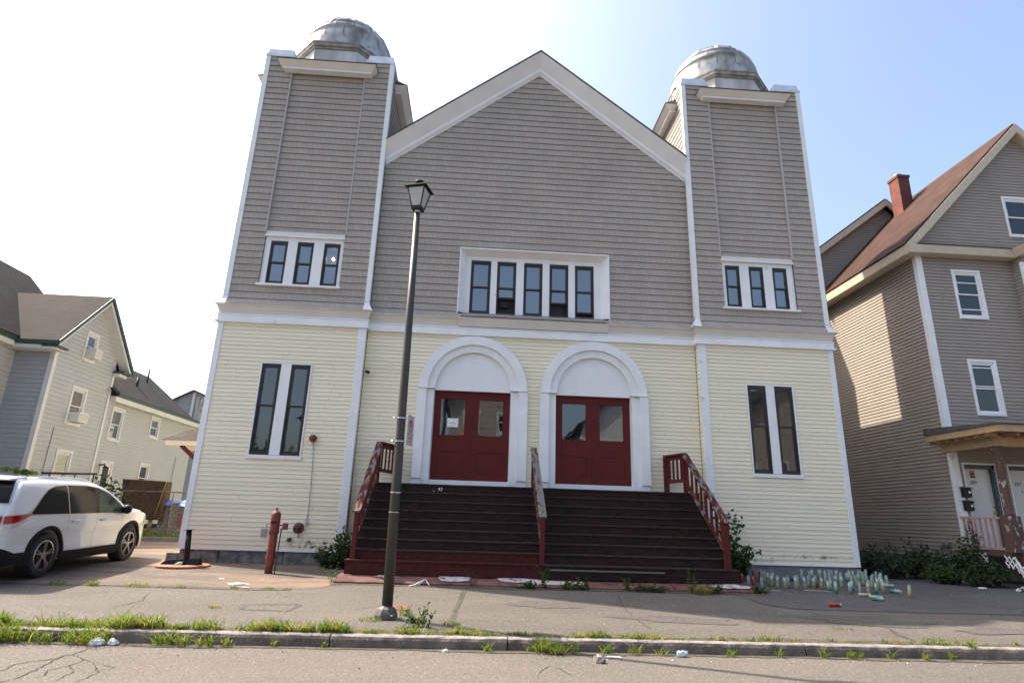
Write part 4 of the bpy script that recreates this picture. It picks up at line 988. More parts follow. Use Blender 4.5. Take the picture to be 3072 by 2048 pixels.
b = MB(); b.tube([(2.67, -1.56, .18), (2.76, -1.58, .185)], .012, 8); b.tube([(2.68, -1.56, .10), (2.72, -1.58, .10), (2.74, -1.58, .15)], .01, 8); b.box(2.745, 2.835, -1.63, -1.56, .10, .23)
b.tube([(2.455, -1.57, .20), (2.40, -1.58, .19), (2.395, -1.58, .15), (2.45, -1.57, .14)], .009, 8); b.build('bracket', M['redpipe'], pv)
b = MB(); b.bar((2.72, -1.6, .12), (2.70, -1.62, -.765), .022, .018); b.build('wrench_rod', mat('rusted_rod', (.12, .035, .025), .8, noise=.3), pv)

# ------------------------------------------------------------------ round base with black post
rb = thing('post_stand', 'black steel post on an orange round base by the left corner of the church', 'stand', (.55, -.8, -.73))
b = MB(); b.lathe([(.0, -.735), (.52, -.735), (.53, -.72), (.53, -.695), (.51, -.685), (0, -.685)], (.53, -.80, 0), 40, smooth=False); b.build('round_base', M['terracotta'], rb)
b = MB()
b.hexa([(.12, -.95, -.684), (.86, -.90, -.684), (.90, -.74, -.684), (.16, -.74, -.684), (.2, -.92, -.60), (.88, -.86, -.545), (.88, -.78, -.545), (.2, -.82, -.60)]); b.hexa([(.44, -1.08, -.684), (.62, -1.06, -.684), (.66, -.58, -.684), (.48, -.58, -.684), (.50, -1.0, -.62), (.60, -1.0, -.62), (.62, -.6, -.62), (.52, -.6, -.62)]); b.build('foot_plate', M['black'], rb)
b = MB(); b.tube([(.60, -.84, -.62), (.545, -.84, .01)], .056, 16); b.build('post', M['black'], rb)
b = MB(); b.tube([(.545, -.84, .01), (.544, -.84, .022)], .11, 16, smooth=False); b.build('top_plate', M['black'], rb)
blk = MB(); blk.box(-.26, -.02, .05, .5, -.72, -.52); blk.build('stone_block', M['granite'], label='loose pale stone block at the left corner of the church foundation', cat='stone block', loc=(-.15, .2, -.7))

# ------------------------------------------------------------------ foliage helpers
def leaf(mb, p, d, size, rnd, m=0, wide=.5):
    d = Vector(d).normalized(); a = Vector((rnd.uniform(-1, 1), rnd.uniform(-1, 1), rnd.uniform(-.3, 1)))
    s_ = d.cross(a); s_ = s_.normalized() if s_.length > 1e-3 else Vector((1, 0, 0)); up = s_.cross(d)
    L_ = size*rnd.uniform(.7, 1.3); W_ = L_*wide*.5; p = Vector(p); bow = up*L_*rnd.uniform(-.12, .18)
    i = [mb.vert(p), mb.vert(p+d*L_*.35+s_*W_+bow*.5), mb.vert(p+d*L_*.75+s_*W_*.75+bow), mb.vert(p+d*L_), mb.vert(p+d*L_*.75-s_*W_*.75+bow), mb.vert(p+d*L_*.35-s_*W_+bow*.5)]
    mb.idx(i, m)
def rdir(rnd, upb=.3):
    return Vector((rnd.gauss(0, 1), rnd.gauss(0, 1), rnd.gauss(upb, .7))).normalized()
def shoot(mbs, mbl, p, d, length, leafsize, rnd, nleaf=14, rad=.006, curve=.22, wide=.55, lm=0):
    pts = [Vector(p)]; d = Vector(d).normalized(); n = 6
    for k in range(n):
        d = (d + Vector((rnd.uniform(-1, 1), rnd.uniform(-1, 1), rnd.uniform(-.6, .5)))*curve*.5).normalized(); pts.append(pts[-1]+d*length/n)
    mbs.tube(pts, [rad*(1-.75*i/n) for i in range(n+1)], 5)
    for k in range(nleaf):
        t = (k+.5)/nleaf*.9+.1; i = min(n-1, int(t*n)); q = pts[i].lerp(pts[i+1], t*n-i)
        dd = (rdir(rnd, .1)+d*.4).normalized(); leaf(mbl, q, dd, leafsize*(1.15-.4*t), rnd, lm, wide)
    return pts
def shrub(name, label, cat, base, h, rx, ry, nsh, leafsize, lm, seed, group=None, lean=(0, 0), nleaf=16, wide=.55):
    rnd = random.Random(seed); t = thing(name, label, cat, base, group); s_ = MB(); l_ = MB(); base = Vector(base)
    for k in range(nsh):
        a = rnd.uniform(0, 2*math.pi); rr = math.sqrt(rnd.random()); tip = Vector((math.cos(a)*rx*rr+lean[0], math.sin(a)*ry*rr+lean[1], h*rnd.uniform(.45, 1.0)*(1-.35*rr)))
        b0 = base+Vector((rnd.uniform(-.12, .12)*rx*2, rnd.uniform(-.1, .1)*ry*2, 0))
        pts = shoot(s_, l_, b0, tip, tip.length, leafsize, rnd, nleaf, .007)
        for j in range(2):
            i = rnd.randint(2, 5); shoot(s_, l_, pts[i], rdir(rnd, .3), tip.length*.35, leafsize*.9, rnd, nleaf//2, .004)
    s_.build('stem', M['bark'], t); l_.build('foliage', lm, t, recalc=False)
    return t
def blades(mb, x, y, z, n, h, spread, rnd, m=0, w0=.004, leany=0, bend=.5):
    for _ in range(n):
        a = rnd.uniform(0, 2*math.pi); r_ = spread*math.sqrt(rnd.random()); bx, by = x+math.cos(a)*r_, y+math.sin(a)*r_*.6
        d = Vector((rnd.gauss(0, .45), rnd.gauss(leany, .45), 1)).normalized(); hh = h*rnd.uniform(.45, 1.15); wv = w0*rnd.uniform(.7, 1.5)
        s_ = Vector((rnd.uniform(-1, 1), rnd.uniform(-.5, .5), 0)).normalized()*wv
        o = Vector((d.x, d.y, 0))*bend*hh*rnd.uniform(.3, 1.4); p0 = Vector((bx, by, z)); p1 = p0+d*hh*.5; p2 = p0+d*hh*.85+o*.6-Vector((0, 0, hh*.05)); p3 = p0+d*hh+o*1.2-Vector((0, 0, hh*.18))
        i = [mb.vert(p0-s_), mb.vert(p0+s_), mb.vert(p1+s_*.9), mb.vert(p1-s_*.9), mb.vert(p2+s_*.6), mb.vert(p2-s_*.6), mb.vert(p3)]
        mb.idx((i[0], i[1], i[2], i[3]), m); mb.idx((i[3], i[2], i[4], i[5]), m); mb.idx((i[5], i[4], i[6]), m)

# kerb grass: uncountable, one object
rg = random.Random(11); gr = MB()
x = -1.0
while x < 24:
    if x < 5.6: dens = 1.0
    elif x < 9.5: dens = .8
    else: dens = .42
    ph = .5+.5*math.sin(x*3.1)+.4*math.sin(x*7.7+1); ph = max(0, min(1, ph))
    if rg.random() < dens*(.35+.65*ph):
        h = (.11 if x < 5.6 else .06)*(.5+ph)*rg.uniform(.7, 1.4)
        blades(gr, x, -6.27+rg.uniform(-.05, .07), zg(-6.27), int(18*(.4+dens)), h, .05, rg, 0 if rg.random() < .68 else 1, .0035, -.15)
    x += .022 if x < 6 else .03
# thicker clumps on and below the kerb
for (cx_, cy_, h, n, sp) in ((1.0,-6.5,.26,200,.22),(1.25,-6.45,.22,160,.18),(1.62,-6.52,.16,70,.14),(1.95,-6.5,.17,90,.15),(2.2,-6.52,.24,140,.16),(2.35,-6.3,.22,80,.10),(2.75,-6.25,.16,90,.15),(3.0,-6.5,.17,80,.14),(3.2,-6.53,.15,60,.12),(3.35,-6.25,.13,120,.2),(3.5,-6.55,.15,60,.10),(3.75,-6.55,.12,40,.08),(2.0,-6.25,.14,90,.2),(1.5,-6.25,.13,110,.25),(3.95,-6.27,.10,80,.2),(4.3,-6.5,.10,14,.04),(4.9,-6.5,.09,10,.04),(5.9,-6.25,.10,70,.15),(6.9,-6.52,.13,26,.05),(7.45,-6.5,.10,14,.05),(7.6,-6.54,.2,70,.09),(7.75,-6.6,.16,50,.08),(7.95,-6.52,.14,30,.09),(8.4,-6.5,.12,22,.06),(8.75,-6.53,.11,26,.08),(9.1,-6.52,.10,18,.08),(10.0,-6.5,.12,16,.08),(10.6,-6.52,.11,16,.05),(11.2,-6.5,.13,14,.05),(11.55,-6.52,.12,24,.06),(11.7,-6.5,.12,12,.03),(12.1,-6.5,.12,16,.04),(12.55,-6.52,.12,20,.05),(12.9,-6.52,.12,16,.04),(13.3,-6.4,.15,26,.05),(5.75,-5.2,.16,26,.09),(5.3,-5.62,.08,40,.15),(5.9,-5.5,.12,20,.08),(6.43,-5.75,.05,50,.12)):
    if cx_ < 4: h *= 1.15; n = int(n*.62)
    blades(gr, cx_, cy_, -1.1 if cy_ < -6.4 else zg(cy_), int(n*.3), h*.9, sp*1.3, rg, 1, .004, -.2, .9)
    blades(gr, cx_, cy_, -1.1 if cy_ < -6.4 else zg(cy_), n, h*1.15, sp, rg, 0, .0045, -.25 if cy_ < -6.4 else -.1, .8)
for k in range(16):
    y = -2.9-k*.18; blades(gr, 6.55-.01*k+rg.uniform(-.02, .02), y, zg(y), 10, .03, .035, rg, rg.randint(0, 1), .003)
for (x_, y_, h, n, sp) in ((-.3,-3.45,.09,60,.15),(.25,-3.44,.13,70,.12),(1.0,-3.42,.09,110,.2),(1.5,-3.45,.05,40,.15),(1.75,-3.46,.06,50,.1),(2.6,-3.4,.07,30,.07),(3.2,-3.4,.05,60,.1),(3.5,-3.4,.04,30,.08),(2.95,-5.0,.06,50,.09),(12.1,-5.5,.04,40,.15),(12.6,-5.2,.05,40,.15),(13.1,-6.1,.06,60,.25)):
    blades(gr, x_, y_, zg(y_), n, h, sp, rg, rg.randint(0, 1), .004)
for k in range(24):   # thin tall seed stalks
    x_ = rg.choice([rg.uniform(.9, 4.2), rg.uniform(5.5, 9)]); y_ = rg.uniform(-6.5, -6.25); h = rg.uniform(.18, .34)
    blades(gr, x_, y_, -1.0, 1, h, .01, rg, 1, .003, 0, .2)
gr.build('kerb_grass', [M['grass'], M['drygrass']], kind='stuff', recalc=False)
# grass of the back lawn
gl_ = MB()
for k in range(1500):
    x_ = rg.uniform(-7.6, -.6); y_ = 6.8+abs(rg.gauss(0, 2.2)); blades(gl_, x_, y_, -.52, 2, .16, .1, rg, 0, .009)
gl_.build('lawn_grass', [M['grass']], kind='stuff', recalc=False)

# weeds along the slab: each a plant
wl_ = [(6.7,-2.56,.22,'thin'),(7.72,-2.6,.10,'low'),(8.05,-2.58,.34,'tall'),(8.5,-2.58,.12,'low'),(8.78,-2.6,.14,'low'),(9.65,-2.56,.24,'tall'),(9.95,-2.72,.10,'low'),(10.2,-2.72,.10,'low'),(10.86,-2.62,.36,'tall'),(11.3,-2.72,.12,'low'),(12.3,-2.5,.10,'low'),(4.12,-2.62,.30,'thin'),(6.0,-5.9,.20,'low')]
labs = ['slender grey-green weed at the foot of the stairs beside the tar seam','small low weed left of the middle newel at the slab','tall leafy weed climbing in front of the middle newel post','low green weed patch right of the middle newel','spreading low weed on the slab edge right of the stair middle','upright weed with small leaves before the right half of the stairs','low dark weed clump before the right half of the stairs','flat dark weed beside the low clump before the right stairs','tall thin weed at the right end of the stairs above a grass tuft','leafy low weed under the right handrail','small weed at the right corner of the stone slab','yellow-green sunlit weed at the left corner of the stone slab','leafy weed growing over the kerb beside the lamp base']
for i, (x_, y_, h, k) in enumerate(wl_):
    h *= 1.35; y_ = y_-.1 if -2.66 < y_ < -2.4 else y_; rnd = random.Random(40+i); t = thing('weed', labs[i], 'weed', (x_, y_, zg(y_)), 'weeds growing by the stairs and kerb'); s_ = MB(); l_ = MB()
    ns = {'thin': 7, 'low': 12, 'tall': 6}[k]
    for q in range(ns):
        d_ = Vector((rnd.gauss(0, .25 if k != 'low' else .9), rnd.gauss(-.1, .3), 1)); ln = h*rnd.uniform(.6, 1.1)*(1 if k != 'low' else 1.3)
        shoot(s_, l_, (x_+rnd.uniform(-.05, .05)*(3 if k == 'low' else 1), y_+rnd.uniform(-.04, .04), zg(y_)), d_, ln, .055 if k != 'thin' else .045, rnd, 12 if k != 'low' else 14, .003, .3, .45 if k != 'thin' else .2)
    s_.build('stem', M['bark'], t); l_.build('foliage', M['leaflight'] if i in (11, 3) else M['leaf'], t, recalc=False)
rnd = random.Random(77); gt = MB(); blades(gt, 11.05, -2.74, -.80, 110, .24, .2, rnd, 0, .005, -.4, 1.0); gt.build('grass_tuft', [M['drygrass']], label='long drooping grass tuft on the slab below the right handrail', cat='grass tuft', loc=(11.05, -2.66, -.8), recalc=False)

# saplings each side of the stairs
shrub('sapling', 'dark leafy sapling growing against the left tower beside the stairs', 'sapling', (3.75, -.35, -.72), 1.25, .5, .3, 14, .12, M['leaf'], 5, 'saplings beside the stairs', nleaf=16)
shrub('shrub', 'low bushy weed patch at the foundation left of the stairs', 'shrub', (3.55, -.45, -.72), .42, .55, .3, 14, .09, M['leafdark'], 6)
shrub('sapling', 'tall thin maple sapling against the yellow wall right of the handrail', 'sapling', (12.58, -.5, -.73), 2.2, .14, .10, 12, .13, M['leaf'], 9, 'saplings beside the stairs', nleaf=20, wide=.7)
shrub('shrub', 'bushy dark weed with arching sprigs at the wall right of the stairs', 'shrub', (12.72, -.6, -.73), 1.0, .6, .3, 16, .11, M['leaf'], 12, lean=(.15, 0), nleaf=14)
# bushes along the neighbour's side wall
bl = ['dark bush hard against the right corner of the church', 'dark spreading bush left of the middle in the side yard', 'dense dark bush in the middle of the side yard hedge', 'broad dark bush below the brown side wall', 'tall leafy bush at the corner of the brown house', 'low green bush at the front of the hedge', 'rounded bush in front of the porch lattice', 'low weedy bush on the asphalt edge before the porch', 'thin sapling rising in front of the porch rail', 'bush deep in the shaded side yard', 'shaded bush at the back of the side yard']
bs = [((17.0,1.4,-.68),.8,.7,.6,26),((17.2,.5,-.68),.95,.7,.5,30),((17.9,.6,-.68),1.05,.7,.5,32),((18.45,.4,-.68),1.0,.6,.5,30),((19.0,.15,-.68),1.55,.4,.3,22),((17.9,-.35,-.69),.5,.7,.3,26),((18.75,-.6,-.7),.75,.55,.3,30),((18.35,-.75,-.7),.42,.6,.25,24),((19.3,-1.35,-.7),1.5,.2,.15,5),((17.6,2.6,-.66),1.0,.8,.7,22),((17.9,4.4,-.66),1.2,.8,.8,22)]
for i, (p, h, rx, ry, n) in enumerate(bs):
    shrub('bush', bl[i], 'bush', p, h, rx, ry, n, .095, M['leafdark'] if i not in (4, 5, 8) else M['leaf'], 60+i, 'bushes between the church and the brown house', nleaf=16)

# ------------------------------------------------------------------ candles
cols = {'g': ((.20, .30, .26), (.36, .40, .22)), 'G': ((.26, .34, .31), (.34, .38, .33)), 'T': ((.10, .30, .31), (.40, .40, .13)), 'Y': ((.12, .30, .30), (.46, .36, .05)), 'E': ((.20, .42, .38), (.03, .20, .09)), 'P': ((.30, .34, .27), (.40, .40, .28)), 'B': ((.12, .30, .40), (.35, .26, .10)), 'R': ((.36, .03, .02), (.36, .03, .02)), 'O': ((.30, .10, .04), (.34, .15, .04)), 'W': ((.55, .50, .40), (.55, .50, .40)), 'R2': ((.12, .25, .28), (.28, .05, .05)), 'W2': ((.50, .50, .40), (.42, .42, .33)), 'O2': ((.32, .34, .22), (.42, .25, .12)), 'L': ((.40, .46, .34), (.46, .30, .12))}
def candlemat(key):
    top, bot = cols[key]; ds = lambda c: tuple(.9*v+.08*(sum(c)/3) for v in c)
    if key not in ('R',): top, bot = ds(top), ds(bot)
    m = bpy.data.materials.new('candle_label_'+key); m.use_nodes = True; nt = m.node_tree; b = nt.nodes['Principled BSDF']; L = nt.links
    tc = nt.nodes.new('ShaderNodeTexCoord'); sp = nt.nodes.new('ShaderNodeSeparateXYZ'); L.new(tc.outputs['Object'], sp.inputs[0])
    n = nt.nodes.new('ShaderNodeTexNoise'); n.inputs['Scale'].default_value = 38; L.new(tc.outputs['Object'], n.inputs['Vector'])
    ma = nt.nodes.new('ShaderNodeMath'); ma.operation = 'MULTIPLY_ADD'; ma.inputs[1].default_value = .07; L.new(n.outputs['Fac'], ma.inputs[0]); L.new(sp.outputs['Z'], ma.inputs[2])
    r = nt.nodes.new('ShaderNodeValToRGB'); mp = nt.nodes.new('ShaderNodeMapRange'); mp.inputs[1].default_value = .0; mp.inputs[2].default_value = .24; L.new(ma.outputs[0], mp.inputs[0]); L.new(mp.outputs[0], r.inputs[0])
    e = r.color_ramp.elements; e[0].position = .35; e[0].color = (*bot, 1); e[1].position = .62; e[1].color = (*top, 1)
    e2 = e.new(.50); e2.color = (*[(a+b_)*.62 for a, b_ in zip(top, bot)], 1)
    if key in 'TEYB': e3 = e.new(.9); e3.color = (.45, .5, .44, 1)
    L.new(r.outputs[0], b.inputs['Base Color']); b.inputs['Roughness'].default_value = .12; b.inputs['Specular IOR Level'].default_value = .6
    return m
waxm = mat('candle_wax', (.42, .40, .30), .6); rimm = mat('candle_glass_rim', (.34, .42, .40), .1)
protoC = {}
def candle_proto(key):
    if key in protoC: return protoC[key]
    b = MB(); r_ = .033
    b.lathe([(.028, .0), (r_, .006), (r_, .196), (r_-.004, .205)], (0, 0, 0), 14, 0)
    c2 = MB(); c2.lathe([(r_-.004, .205), (r_-.003, .222), (r_, .226), (r_-.004, .228), (r_-.008, .2), (.004, .188)], (0, 0, 0), 14)
    protoC[key] = (b, c2, candlemat(key)); return protoC[key]
base_lab = {'g': 'tall glass candle with a pale green and yellow label in the cluster beside the stairs', 'G': 'tall glass candle with a faded grey-green label in the cluster beside the stairs', 'T': 'tall glass candle with a teal label over yellow in the cluster beside the stairs', 'Y': 'tall glass candle, teal above and amber yellow below, in the cluster beside the stairs', 'E': 'tall glass candle with a mint top and dark green foot in the cluster beside the stairs', 'P': 'tall glass candle with a pale beige label in the cluster beside the stairs', 'B': 'tall glass candle with a sky blue picture label at the front of the cluster'}
C_ = [(12.39,-1.19,'g'),(12.45,-1.37,'R'),(12.44,-1.67,'W'),(12.5,-1.80,'R'),(12.66,-1.81,'G'),(13.15,-.48,'O'),(13.36,-.28,'g'),(13.25,-.58,'R'),(13.22,-.72,'P'),(13.22,-.87,'g'),(13.1,-1.2,'T'),(13.2,-1.28,'T'),(13.12,-1.43,'T'),(13.05,-1.56,'Y'),(13.07,-1.7,'T'),(13.22,-1.74,'Y'),(13.35,-1.62,'G'),(13.44,-1.78,'Y'),(13.56,-1.65,'G'),(13.64,-1.75,'T'),(14.43,-.2,'Y'),(14.31,-.38,'G'),(14.52,-.36,'G'),(14.7,-.22,'E'),(14.91,-.14,'P'),(14.8,-.30,'T'),(15.1,-.14,'g'),(14.86,-.42,'Y'),(13.9,-1.44,'P'),(13.92,-1.62,'Y'),(14.0,-1.5,'R2'),(14.08,-1.62,'Y'),(14.65,-.76,'P'),(14.9,-.55,'G'),(14.14,-1.80,'Y'),(15.29,-.14,'T'),(15.0,-.5,'G'),(13.92,-2.14,'E'),(13.96,-2.34,'E'),(15.12,-.58,'G'),(14.62,-1.40,'T'),(14.5,-1.24,'P'),(14.7,-1.13,'T'),(14.74,-1.27,'E'),(15.63,-.12,'W2'),(15.27,-.64,'E'),(15.66,-.25,'B'),(15.9,-.12,'P'),(14.27,-2.30,'B'),(14.52,-1.99,'E'),(15.2,-1.08,'P'),(15.39,-.84,'T'),(15.74,-.40,'E'),(15.68,-.56,'g'),(14.54,-2.16,'G'),(15.44,-.98,'g'),(15.87,-.4,'T'),(15.34,-1.21,'g'),(14.66,-2.25,'Y'),(14.74,-2.19,'O2'),(14.85,-2.22,'E'),(15.73,-.84,'g'),(15.44,-1.26,'P'),(15.56,-1.12,'Y'),(16.13,-.35,'g'),(15.39,-1.51,'Y'),(15.3,-1.71,'Y'),(15.76,-1.09,'T'),(15.14,-2.09,'B'),(16.1,-.58,'T'),(15.78,-1.21,'g'),(15.12,-1.0,'P'),(15.78,-.22,'G'),(16.13,.0,'T'),(16.14,.3,'P')]
special = {1: 'red glass candle standing beside the right end of the stairs', 2: 'cream white glass candle standing between two red ones', 3: 'bright red glass candle standing right of the cream one', 4: 'faded grey glass candle at the front left beside the red one', 0: 'pale green glass candle half hidden behind the stair end', 5: 'orange-brown glass candle at the back left near the wall', 7: 'red glass candle in the back row near the wall', 44: 'tall pale cream candle standing at the back against the foundation', 30: 'glass candle with a red figure on a teal label, middle left of the cluster', 59: 'glass candle with an orange streak on its label at the front of the cluster'}
rc_ = random.Random(9)
def add_candle(x_, y_, key, lab, grp, rot=None, z=None):
    b, c2, m = candle_proto(key)
    root = thing('candle', lab, 'candle', (x_, y_, (zg(y_)+.010) if z is None else z), grp)
    if isinstance(b, MB):
        o1 = MB(); o1.v, o1.f, o1.m, o1.sm = b.v, b.f, b.m, b.sm; WL['_'] = Vector()
        me = bpy.data.meshes.new('candle_jar'); me.from_pydata(b.v, [], b.f); me.materials.append(m); me.polygons.foreach_set('use_smooth', b.sm)
        me2 = bpy.data.meshes.new('candle_rim'); me2.from_pydata(c2.v, [], c2.f); me2.materials.append(rimm); me2.polygons.foreach_set('use_smooth', c2.sm)
        protoC[key] = (me, me2, m); b, c2 = me, me2
    for nm, me in (('jar', b), ('rim', c2)):
        o = bpy.data.objects.new(nm, me); col.objects.link(o); o.parent = root
    root.rotation_euler = rot if rot else (R(rc_.gauss(0, 2.2)), R(rc_.gauss(0, 2.2)), rc_.uniform(0, 6.28))
    s_ = rc_.uniform(.88, 1.05); q_ = rc_.uniform(.86, 1.06); root.scale = (q_, q_, s_)
    if not rot: root.location.x += rc_.uniform(-.03, .03); root.location.y += rc_.uniform(-.03, .02)
    return root
ordw = ['first', 'second', 'third', 'fourth', 'fifth', 'sixth', 'seventh', 'eighth', 'ninth', 'tenth', 'eleventh', 'twelfth', 'thirteenth', 'fourteenth', 'fifteenth', 'sixteenth']
kw = {'g': 'pale green', 'G': 'grey-green', 'T': 'teal and yellow', 'Y': 'teal and amber', 'E': 'mint and dark green', 'P': 'beige', 'B': 'sky blue'}
imx = lambda c: (c[0]-6.65)/(c[1]+14.59)
for i, (x_, y_, k) in enumerate(C_):
    if i in special: add_candle(x_, y_, k, special[i], 'glass candles'); continue
    same = sorted([c for j, c in enumerate(C_) if c[2] == k and j not in special], key=imx); n_ = same.index((x_, y_, k))
    row = 'front' if y_ < -1.35 else ('back' if y_ > -.6 else 'middle')
    add_candle(x_, y_, k, '%s glass candle, %s row, %s of the %s ones from the left' % (kw[k], row, ordw[n_], kw[k].split()[0]), 'glass candles with %s labels' % kw[k])
add_candle(15.3, -2.57, 'L', 'lone glass candle standing apart at the right, tilted slightly', 'glass candles', (R(3), R(-7), 1))
for (x_, y_, k, a, lab) in ((12.93,-3.77,'R',92,'fallen red glass candle lying alone on the asphalt'),(14.22,-2.62,'P',80,'fallen pale candle lying behind two others at the front of the cluster'),(14.30,-2.82,'G',75,'fallen candle lying in the middle of three before the cluster'),(14.2,-3.06,'E',95,'fallen candle with a green label lying nearest the street'),(15.25,-2.06,'E',85,'fallen green candle lying right of the cluster'),(15.45,-2.12,'G',170,'fallen candle lying end-on right of the cluster'),(15.72,-1.22,'Y',100,'fallen yellow candle lying at the right edge of the cluster')):
    add_candle(x_, y_, k, lab, 'fallen glass candles', (R(90), 0, R(a)), zg(y_)+.037)
def litter(name, lab, cat, x_, y_, z, sx, sy, sz, m, seed, n=8):
    rnd = random.Random(seed); b = MB(); base = Vector((x_, y_, z))
    bm = bmesh.new(); bmesh.ops.create_icosphere(bm, subdivisions=3, radius=1)
    from mathutils import noise
    for v in bm.verts:
        f = 1+.45*noise.noise(v.co*1.9+Vector((seed, 0, 0)))+.25*noise.noise(v.co*5+Vector((0, seed, 0)))
        v.co = Vector((v.co.x*sx*f, v.co.y*sy*f, (v.co.z+.6)*sz*f))
    me = bpy.data.meshes.new(name); bm.to_mesh(me); bm.free(); me.materials.append(m)
    o = bpy.data.objects.new(name, me); col.objects.link(o); o.location = base; tag(o, lab, cat); return o
litter('paper_scrap', 'crumpled white paper lying on the sandy driveway before the left tower', 'litter', 2.51, -3.02, zg(-3.0), .17, .07, .018, M['litter'], 1)
litter('paper_scrap', 'tiny white scrap on the sandy driveway behind the crumpled paper', 'litter', 2.0, -2.45, zg(-2.45), .05, .03, .01, M['litter'], 2)
litter('paper_scrap', 'small flat white scrap at the driveway edge nearest the sidewalk', 'litter', 2.76, -3.33, zg(-3.3)+.004, .06, .02, .008, M['litter'], 3)
litter('plastic_bag', 'crumpled white plastic wrapper in the gutter at the end of the crack', 'litter', 2.27, -6.6, -1.11, .07, .05, .045, M['litter'], 4)
litter('plastic_bag', 'second white wrapper in the gutter right of the crack', 'litter', 2.44, -6.57, -1.11, .055, .035, .04, M['litter'], 5)
litter('red_wrapper', 'red and white wrapper in the gutter at the left edge of the picture', 'litter', 1.05, -6.72, -1.108, .05, .025, .012, mat('wrapper_red', (.5, .2, .16), .6), 6)
litter('stone', 'pale rough stone lying on the road near the kerb', 'stone', 8.19, -7.02, -1.112, .05, .045, .055, mat('pale_stone', (.34, .31, .28), .9, noise=.2), 7)
litter('stone', 'smaller stone resting against the pale stone on the road', 'stone', 8.235, -7.0, -1.112, .035, .03, .035, mat('brown_stone', (.2, .16, .14), .9), 8)
litter('paper_scrap', 'flat white scrap in the gutter beside the pale stone', 'litter', 8.43, -6.72, -1.108, .10, .03, .008, M['litter'], 9)
litter('foil_packet', 'pale blue printed packet lying in the gutter', 'litter', 9.32, -6.62, -1.105, .07, .03, .045, mat('blue_packet', (.35, .48, .58), .4, color2=(.6, .65, .68), nscale=30), 10)
litter('white_fragment', 'small white fragment in the gutter below the kerb joint', 'litter', 6.38, -6.6, -1.11, .035, .02, .02, M['litter'], 11)
litter('plastic_bag', 'dark wrapper with white ends lying behind the candles', 'litter', 14.0, -.55, -.71, .15, .06, .04, mat('dark_wrapper', (.05, .03, .035), .4, color2=(.5, .5, .5), nscale=5, contrast=(.35, .38)), 12)
litter('plastic_film', 'torn clear plastic heap below the lattice', 'litter', 19.0, -1.4, -.70, .28, .16, .035, mat('plastic_film', (.42, .41, .40), .5, noise=.3, nscale=20), 13)
litter('paper_scrap', 'white scrap on the asphalt before the bushes', 'litter', 18.0, -1.2, -.72, .10, .05, .02, M['litter'], 14)
litter('paper_scrap', 'small folded white scrap between the bushes and the lattice', 'litter', 18.6, -1.45, -.73, .05, .04, .03, M['litter'], 15)
rib = MB(); rib.tube([(5.52,-2.76,-.79),(5.62,-2.71,-.77),(5.72,-2.66,-.72),(5.80,-2.58,-.68),(5.84,-2.64,-.73),(5.90,-2.70,-.78)], .011, 6); rib.tube([(5.68,-2.70,-.77),(5.79,-2.62,-.69),(5.74,-2.66,-.74)], .008, 6); rib.build('white_strap', M['litter'], label='tangled white strap hanging over the front of the painted slab', cat='strap', loc=(5.75, -2.55, -.75))
sk = MB(); sk.bar((13.45, -2.05, zg(-2.05)+.015), (13.95, -2.2, zg(-2.2)+.015), .03, .012); sk.build('wood_scrap', mat('pale_wood', (.4, .38, .34), .8), label='pale thin slat on the asphalt before the candles', cat='wood scrap', loc=(13.7, -2.1, -.77))
sk = MB(); sk.bar((12.45, -2.2, zg(-2.2)+.015), (12.85, -2.25, zg(-2.25)+.015), .035, .012); sk.build('wood_scrap', mat('pale_wood', (.4, .38, .34), .8), label='short pale stick left of the candles near the slab', cat='wood scrap', loc=(12.6, -2.2, -.78))
rp = MB(); rp.hexa([(5.41,-4.86,zg(-4.86)),(5.76,-4.86,zg(-4.86)),(5.73,-4.52,zg(-4.52)),(5.40,-4.52,zg(-4.52)),(5.41,-4.86,zg(-4.86)+.008),(5.76,-4.86,zg(-4.86)+.008),(5.73,-4.52,zg(-4.52)+.008),(5.40,-4.52,zg(-4.52)+.008)]); rp.build('utility_cover', mat('rusty_plate', (.16, .07, .045), .85, noise=.25, nscale=15), label='rusty square utility cover in the sidewalk behind the lamp', cat='utility cover', loc=(5.6, -4.7, -.9))

# ------------------------------------------------------------------ RIGHT HOUSE
tan = brickmat('brown_vinyl', (.235, .2, .168), (.235, .2, .168), (.235, .2, .168), 3.6, .1, .0, bump=0, nstr=.06)
M['tan'] = mat('brown_vinyl_siding', (.30, .262, .225), .6, noise=.04, nscale=1.5, spec=.3)
M['tantrim'] = mat('cream_cornice', (.50, .43, .33), .6, noise=.05)
M['redroof'] = brickmat('red_brown_shingles', (.070, .038, .029), (.048, .029, .024), (.035, .022, .018), .3, .13, .004, nstr=.2, nz=(2, 2, 2))
hx, hy = 19.3, .6
bh = thing('brown_house', 'three-storey brown sided house with red-brown roof at the right edge', 'house', (23.2, 6, -.7))
HF = Wall((0, hy, 0), (1, 0, 0), (0, -1, 0)); HS = Wall((hx, 0, 0), (0, 1, 0), (-1, 0, 0))
HW = [(20.32, 21.18, 6.33, 7.86), (20.28, 21.10, 3.53, 5.13), (22.42, 23.3, 9.03, 10.42)]
b = MB()
siding(b, HF, hx+.02, 22.25, -.15, 8.3, .1, .019, [(u0-.0, u1, z0, z1) for u0, u1, z0, z1 in HW]+[(19.6, 20.5, 0.02, 2.21), (20.8, 21.6, .02, 2.21)])
siding(b, Wall((0, hy-.35, 0), (1, 0, 0), (0, -1, 0)), 22.25, 27, 2.9, 8.3, .1, .014)
siding(b, Wall((22.25, 0, 0), (0, 1, 0), (-1, 0, 0)), hy-.35, hy, 2.9, 8.3, .1, .014)
siding(b, HF, 22.25, 27, -.15, 2.9, .1, .014)
